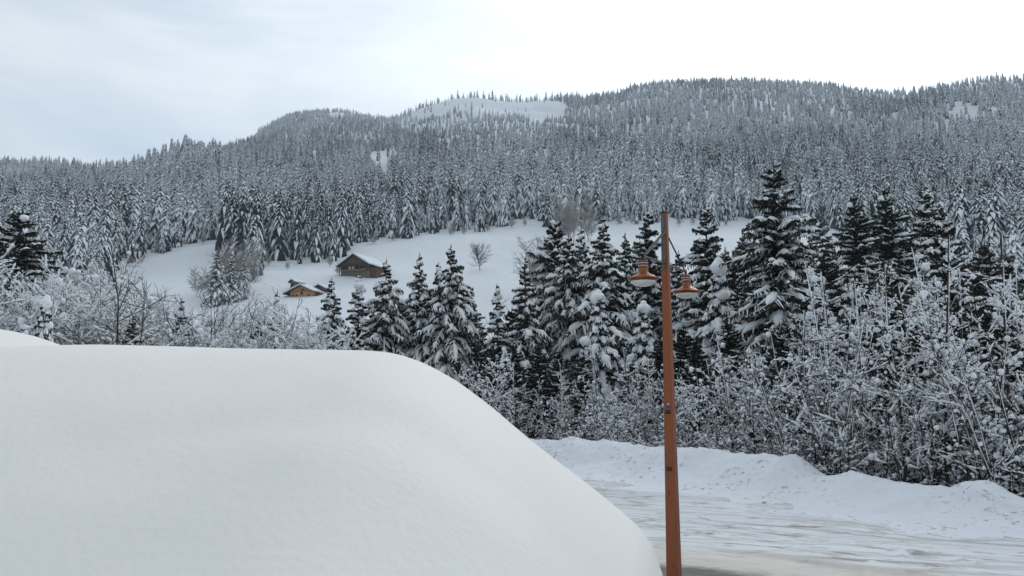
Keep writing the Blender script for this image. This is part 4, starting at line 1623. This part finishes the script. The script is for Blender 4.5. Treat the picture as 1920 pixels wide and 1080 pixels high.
# brown barn
Yb = y_for(676, 519)
b = place_building(676, 519)
s = Yb / (1400 * 0.98)      # metres per picture pixel there
t = empty('timber_barn', (b.x, Yb + 5, b.z), R(-22))
tag(t, 'old dark brown timber barn with a snowy gable roof on the sloping meadow', 'barn')
W, D, He = 60 * s * 1.02, 11.0, 23 * s
Ha = gable_part(t, W, D, He, 0.60, (1.0, 1.5), .55)
yf = -D / 2
box_part(t, 'stone_base', 'old_wood2', -W / 2 + .3, W / 2 - .6, yf - .12, yf - .003, -1.5, He * .44)
box_part(t, 'stone_corner', 'stone', W / 2 - .58, W / 2 + .06, yf - .16, yf + 4, -1.5, He * .42)
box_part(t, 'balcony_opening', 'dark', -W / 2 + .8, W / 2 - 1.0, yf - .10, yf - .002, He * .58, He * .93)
box_part(t, 'balcony_rail', 'old_wood2', -W / 2 + .3, W / 2 - .8, yf - .75, yf - .63, He * .44, He * .60)
box_part(t, 'balcony_floor', 'dark_wood', -W / 2 + .3, W / 2 - .8, yf - .62, yf - .125, He * .44, He * .47)
for x in (-W * .22, -W * .10):
    box_part(t, 'window', 'pale', x, x + W * .085, yf - .16, yf - .104, He * .60, He * .84)
for x in (-W / 2 + .35, -W * .30, W * .02, W * .20, W / 2 - 1.2):
    box_part(t, 'balcony_post', 'old_wood', x, x + .2, yf - .74, yf - .56, He * .60, He * .98)
box_part(t, 'gable_beam', 'dark_wood', -W / 2 + .1, W / 2 - .1, yf - .2, yf - .003, He * .99, He * 1.06)
box_part(t, 'gable_beam', 'old_wood2', -W / 4, W / 4, yf - .09, yf - .003, He + W * .12, He + W * .125 + .1)
box_part(t, 'corner_post', 'dark_wood', -W / 2 - .35, -W / 2 - .15, yf - .6, yf - .4, -2, He * .95)
mb = MB()
mb.prism([(W / 2 + .2, He * .95), (W / 2 + 3.2, He * .70), (W / 2 + 3.2, He * .70 + .15), (W / 2 + .2, He * .95 + .15)], yf + .3, yf + D - 1)
r = mb.build('lean_to_roof', M['dark_wood'], t)
mb = MB()
mb.prism([(W / 2 + .2, He * .95 + .154), (W / 2 + 3.3, He * .70 + .154), (W / 2 + 3.35, He * .70 + .55), (W / 2 + .2, He * .95 + .6)], yf + .2, yf + D - .9)
mb.build('lean_to_snow', M['snow'], r)
box_part(t, 'lean_to_wall', 'old_wood', W / 2 + .003, W / 2 + 2.6, yf + .8, yf + D - 1.4, -2, He * .72)

# orange chalet
Yc = y_for(570, 556)
b = place_building(570, 556)
s = Yc / (1400 * 0.985)
t = empty('timber_chalet', (b.x, Yc + 4, b.z - .2), R(-14))
tag(t, 'orange timber chalet with two snowy gable roofs below the brown barn', 'chalet')
W, D, He = 44 * s, 8.0, 11.5 * s
gable_part(t, W, D, He, 0.46, (.7, 1.0), .42, 'orange_wood', lext=16 * s * .55, rext=-.2)
yf = -D / 2
box_part(t, 'window', 'glass', W * -.02, W * .09, yf - .06, yf - .002, He * .45, He * .92)
for x in (-W * .12, W * .16):
    box_part(t, 'shutter', 'pale', x, x + .32, yf - .08, yf - .003, He * .45, He * .9)
box_part(t, 'window', 'red', -W * .015, W * .085, yf - .12, yf - .065, He * .42, He * .66)
for x in (-W * .01, W * .08):
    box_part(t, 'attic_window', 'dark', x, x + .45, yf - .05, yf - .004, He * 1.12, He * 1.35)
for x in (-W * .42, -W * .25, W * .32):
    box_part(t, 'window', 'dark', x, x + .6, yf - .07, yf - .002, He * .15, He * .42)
box_part(t, 'tie_beam', 'dark_wood', -W / 2, W / 2, yf - .1, yf - .003, He * .98, He * 1.03)
box_part(t, 'balcony_rail', 'red_wood', W / 2 + .004, W / 2 + 12 * s, yf + .5, yf + .62, He * .05, He * .35)
box_part(t, 'side_recess', 'red', W / 2 + .004, W / 2 + 10 * s, yf + 2.2, yf + 5, -1, He * .75)
box_part(t, 'low_wall', 'pale', -W / 2 - 12 * s, -W / 2 - .004, yf + .4, yf + 3, -2, He * .25)
gable_part(t, 46 * s, 9, He * 1.42, 0.52, (.9, 1.0), .42, 'red_wood', xoff=11 * s, yoff=8.6, rext=1.2, ln=('rear_wall', 'rear_roof', 'rear_roof_snow'))
mb = MB()
mb.box(24 * s, 24 * s + .7, 8, 8.7, He * 1.2, He * 1.3 + 2.6)
c = mb.build('chimney', M['stone'], t)
mb = MB()
mb.box(24 * s - .12, 24 * s + .82, 7.88, 8.82, He * 1.3 + 2.604, He * 1.3 + 2.85)
mb.build('chimney_snow', M['snow'], c)

# shed behind it
Ys = Yc + 17
b = ray(556, 537, Ys)
t = empty('wooden_shed', (b.x, Ys, z_at(b.x, Ys)), R(-25))
tag(t, 'small blue grey shed with a snowy gable roof behind the orange chalet', 'shed')
s2 = Ys / 1390
top = CAM_Z + float(e_of(524)) * Ys - z_at(b.x, Ys)
gable_part(t, 8.5 * s2 * 1.15, 4.0, max(top - 1.0, 1.2), .62, (.6, .6), .38, 'slate')
box_part(t, 'door', 'dark_wood', -.4, .5, -2.06, -2.003, 0, max(top - 1.6, .8))

# barn half hidden behind the spruces right of the lamp
Yr = y_for(1422, 487)
b = ray(1422, 487, Yr)
s = Yr / 1380
t = empty('timber_barn', (b.x, Yr + 5, b.z - .5), R(-18))
tag(t, 'brown timber barn half hidden between the layered spruce and the tallest spruce', 'barn')
W, D, He = 72 * s, 10, 20 * s
gable_part(t, W, D, He, .42, (.9, 1.2), .5, 'red_wood')
box_part(t, 'balcony_rail', 'old_wood2', -W / 2 + .4, W / 2 - .4, -D / 2 - .8, -D / 2 - .65, He * .4, He * .58)
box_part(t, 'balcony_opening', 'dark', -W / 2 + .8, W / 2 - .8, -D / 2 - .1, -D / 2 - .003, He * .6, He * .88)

# ------------------------------------------------------------------ lamp post
def wood_post_mat():
    m = bpy.data.materials.new('stained_post')
    m.use_nodes = True
    t_ = m.node_tree
    L = t_.links.new
    b_ = t_.nodes['Principled BSDF']
    b_.inputs['Roughness'].default_value = 0.55
    b_.inputs['Specular IOR Level'].default_value = 0.35
    tc = N(t_, 'ShaderNodeTexCoord')
    mp = N(t_, 'ShaderNodeMapping')
    mp.inputs['Scale'].default_value = (40, 40, 1.6)
    L(tc.outputs['Object'], mp.inputs['Vector'])
    nz = N(t_, 'ShaderNodeTexNoise')
    nz.inputs['Scale'].default_value = 1.0
    nz.inputs['Detail'].default_value = 6
    nz.inputs['Distortion'].default_value = .6
    L(mp.outputs[0], nz.inputs['Vector'])
    mx = N(t_, 'ShaderNodeMix', data_type='RGBA')
    mx.inputs['A'].default_value = (0.21, 0.058, 0.023, 1)
    mx.inputs['B'].default_value = (0.33, 0.105, 0.042, 1)
    L(nz.outputs['Fac'], mx.inputs['Factor'])
    mpk = N(t_, 'ShaderNodeMapping')
    mpk.inputs['Scale'].default_value = (9, 9, 2.2)
    L(tc.outputs['Object'], mpk.inputs['Vector'])
    vo = N(t_, 'ShaderNodeTexVoronoi')
    vo.inputs['Scale'].default_value = 1.3
    L(mpk.outputs[0], vo.inputs['Vector'])
    kr = N(t_, 'ShaderNodeMapRange')
    kr.inputs['From Min'].default_value = 0.16
    kr.inputs['From Max'].default_value = 0.07
    L(vo.outputs['Distance'], kr.inputs['Value'])
    mx2 = N(t_, 'ShaderNodeMix', data_type='RGBA')
    L(mx.outputs['Result'], mx2.inputs['A'])
    mx2.inputs['B'].default_value = (0.06, 0.022, 0.012, 1)
    L(kr.outputs[0], mx2.inputs['Factor'])
    L(mx2.outputs['Result'], b_.inputs['Base Color'])
    bp = N(t_, 'ShaderNodeBump')
    bp.inputs['Strength'].default_value = .25
    bp.inputs['Distance'].default_value = .004
    L(nz.outputs['Fac'], bp.inputs['Height'])
    L(bp.outputs[0], b_.inputs['Normal'])
    return m


M['post'] = wood_post_mat()
M['steel'] = mat('dark_steel', (0.10, 0.095, 0.09), .45, .7, noise=(20, (0.18, 0.16, 0.14), .8))
M['black'] = mat('black_steel', (0.018, 0.018, 0.02), .5, .2)
M['steel_light'] = mat('worn_steel', (0.34, 0.30, 0.27), .5, .6)
M['copper'] = mat('lacquered_copper', (0.35, 0.135, 0.065), .44, .7, noise=(14, (0.20, 0.075, 0.04), .9), spec=.5)
M['copper_dark'] = mat('dark_copper', (0.17, 0.060, 0.045), .4, .4)
M['opal'] = mat('opal_glass', (0.66, 0.68, 0.64), .25, spec=.5, sss=.1)
M['ring'] = mat('white_ring', (0.62, 0.60, 0.58), .4)
M['blue'] = mat('blue_sticker', (0.03, 0.06, 0.28), .5)
M['white'] = mat('white_sticker', (0.75, 0.76, 0.78), .5)
M['snow_small'] = M['tree_snow']


def build_lamp():
    base = ray(1251, 600, 12.0)
    PX_, PY_ = base.x, 12.0
    ang = math.atan2(-0.8, -0.52)     # direction of the near arm
    H = CAM_Z + float(e_of(400)) * 12.0
    t = empty('street_lamp', (PX_, PY_, 0), ang)
    tag(t, 'reddish brown square wooden lamp post carrying two copper bell lamps on steel arms', 'street lamp')
    # local +x points along the near (left) arm
    def wd(z):
        return (0.205 - 0.0165 * z) / 2
    mb = MB()
    zs = np.linspace(0.0, H, 30)
    c = 0.12
    rings = []
    for z in zs:
        h = wd(z)
        k = h * (1 - c)
        rings.append([(h, -k, z), (h, k, z), (k, h, z), (-k, h, z), (-h, k, z), (-h, -k, z), (-k, -h, z), (k, -h, z)])
    V = np.array(rings)
    n = 8
    q = [(i * n + j, i * n + (j + 1) % n, (i + 1) * n + (j + 1) % n, (i + 1) * n + j) for i in range(len(zs) - 1) for j in range(n)]
    top = (len(zs) - 1) * n
    mb.add(V, q=q, t=[(top, top + i, top + i + 1) for i in range(1, 7)])
    mb.build('post', M['post'], t)
    ht = wd(H)
    mb = MB()
    mb.box(-ht - .008, ht + .008, -ht - .008, ht + .008, H, H + .018)
    mb.build('post_cap', M['black'], t)

    def zrow(py, dY=0.0):
        return CAM_Z + float(e_of(py)) * (12.0 + dY)
    # tall dark steel plates either side
    z0, z1 = zrow(504), zrow(406)
    for sx in (1, -1):
        mb = MB()
        zz = [z0, z1]
        f = 0.036
        v = []
        for z in zz:
            h = wd(z)
            for (x, y) in ((h + .001, -f), (h + .012, -f), (h + .012, f), (h + .001, f)):
                v.append((x * sx, y, z))
        mb.add(v, q=[(0, 1, 5, 4), (1, 2, 6, 5), (2, 3, 7, 6), (3, 0, 4, 7)] + [(0, 3, 2, 1), (4, 5, 6, 7)])
        pl = mb.build('bracket_plate', M['steel'], t)
        for z in (z0 + .05, z0 + .42, z1 - .08):
            mb = MB()
            P = np.array([[(sx * (wd(z) + .012), 0, z), (sx * (wd(z) + .022), 0, z)]])
            mb.tubes(P, np.full((1, 2), .009), None, 8, cap=True)
            mb.build('bolt', M['steel_light'], pl)
        # arm
        L_arm = .93
        za = zrow(495)
        mb = MB()
        P = np.array([[(sx * (wd(za) + .012), 0, za), (sx * L_arm * .5, 0, za), (sx * L_arm, 0, za)]])
        mb.tubes(P, np.full((1, 3), .017), None, 10, cap=True)
        mb.build('arm', M['steel'], t)
        zb = zrow(436)
        mb = MB()
        P = np.array([[(sx * (wd(zb) + .012), 0, zb), (sx * (L_arm - .06), 0, za + .02)]])
        mb.tubes(P, np.full((1, 2), .013), None, 8, cap=True)
        if sx > 0:
            P2 = P + np.array([0, .035, 0])
            mb.tubes(P2, np.full((1, 2), .009), None, 8, cap=True)
        mb.build('brace', M['black'] if sx < 0 else M['steel'], t)
        # hanging lamp
        lx = sx * L_arm
        k = 1.0
        mb = MB()
        P = np.array([[(lx, 0, za + .025), (lx, 0, za - .075)]])
        mb.tubes(P, np.full((1, 2), .019), None, 10, cap=True)
        mb.build('hanger', M['black'], t)
        zt = za - .07
        mb = MB()
        mb.lathe([(0.0, zt + .004), (.062, zt), (.078, zt - .012), (.080, zt - .035), (.070, zt - .04), (.070, zt - .052), (.080, zt - .056), (.080, zt - .078), (.070, zt - .082), (.070, zt - .094), (.081, zt - .098), (.081, zt - .118), (.074, zt - .124)], 32, c=(lx, 0, 0))
        nk = mb.build('lamp_neck', M['copper_dark'], t, True)
        mb = MB()
        for dz in (.046, .088):
            mb.lathe([(.0715, zt - dz + .007), (.0765, zt - dz + .005), (.0765, zt - dz - .005), (.0715, zt - dz - .007)], 32, c=(lx, 0, 0))
        mb.build('neck_ring', M['ring'], nk, True)
        mb = MB()
        prof = [(.076, zt - .118), (.076, zt - .175), (.080, zt - .188), (.098, zt - .205), (.130, zt - .222), (.165, zt - .238), (.190, zt - .258), (.200, zt - .268),
                (.238, zt - .276), (.246, zt - .282), (.238, zt - .290), (.205, zt - .315), (.196, zt - .325), (.186, zt - .322)]
        mb.lathe(prof, 48, c=(lx, 0, 0))
        mb.build('lamp_shade', M['copper'], t, True)
        mb = MB()
        pr = [(.194 * math.cos(a), zt - .318 - .088 * math.sin(a)) for a in np.linspace(0, math.pi / 2, 9)]
        mb.lathe(pr, 40, c=(lx, 0, 0))
        mb.build('glass_bowl', M['opal'], t, True)
    # small black clamps and the trail mark on the face turned to the road
    for py in (772, 878):
        z = zrow(py)
        h = wd(z)
        mb = MB()
        mb.box(h + .001, h + .010, -.042, .042, z - .026, z + .026)
        mb.box(h + .0105, h + .020, -.036, -.006, z - .016, z + .018)
        mb.box(h + .0105, h + .016, .006, .036, z - .018, z + .010)
        cl = mb.build('clamp', M['black'], t)
        for y in (-.020, .022):
            m2 = MB()
            P = np.array([[(h + .016, y, z + .004), (h + .025, y, z + .004)]])
            m2.tubes(P, np.full((1, 2), .006), None, 8, cap=True)
            m2.build('bolt', M['steel_light'], cl)
    z = zrow(761)
    h = wd(z) + .0015
    mb = MB()
    pts = [(-.026, -.03), (.028, -.032), (.026, .012), (.004, .034), (-.022, .018)]
    v = [(h, y, z + dz) for y, dz in pts] + [(h + .002, y, z + dz) for y, dz in pts]
    mb.add(v, t=[(5, 6, 7), (5, 7, 8), (5, 8, 9)], q=[(i, (i + 1) % 5, 5 + (i + 1) % 5, 5 + i) for i in range(5)])
    stk = mb.build('sticker', M['blue'], t)
    mb = MB()
    v = [(h + .003, .004, z + .004), (h + .003, .020, z + .030), (h + .003, .010, z + .048), (h + .003, -.004, z + .03)]
    mb.add(v, q=[(0, 1, 2, 3)])
    mb.build('sticker_mark', M['white'], stk)


build_lamp()


# ------------------------------------------------------------------ haze
def build_haze():
    mb = MB()
    mb.box(-2420, 2420, -420, 2520, ZMIN - 1.0, max(ZMAX, 900) + 40)
    m = bpy.data.materials.new('cold_air')
    m.use_nodes = True
    t_ = m.node_tree
    t_.nodes.clear()
    out = N(t_, 'ShaderNodeOutputMaterial')
    v = N(t_, 'ShaderNodeVolumePrincipled')
    v.inputs['Color'].default_value = (0.78, 0.88, 0.98, 1)
    v.inputs['Density'].default_value = 0.00016
    v.inputs['Anisotropy'].default_value = 0.1
    t_.links.new(v.outputs[0], out.inputs['Volume'])
    o = mb.build('haze', m)
    tag(o, kind='stuff')


build_haze()
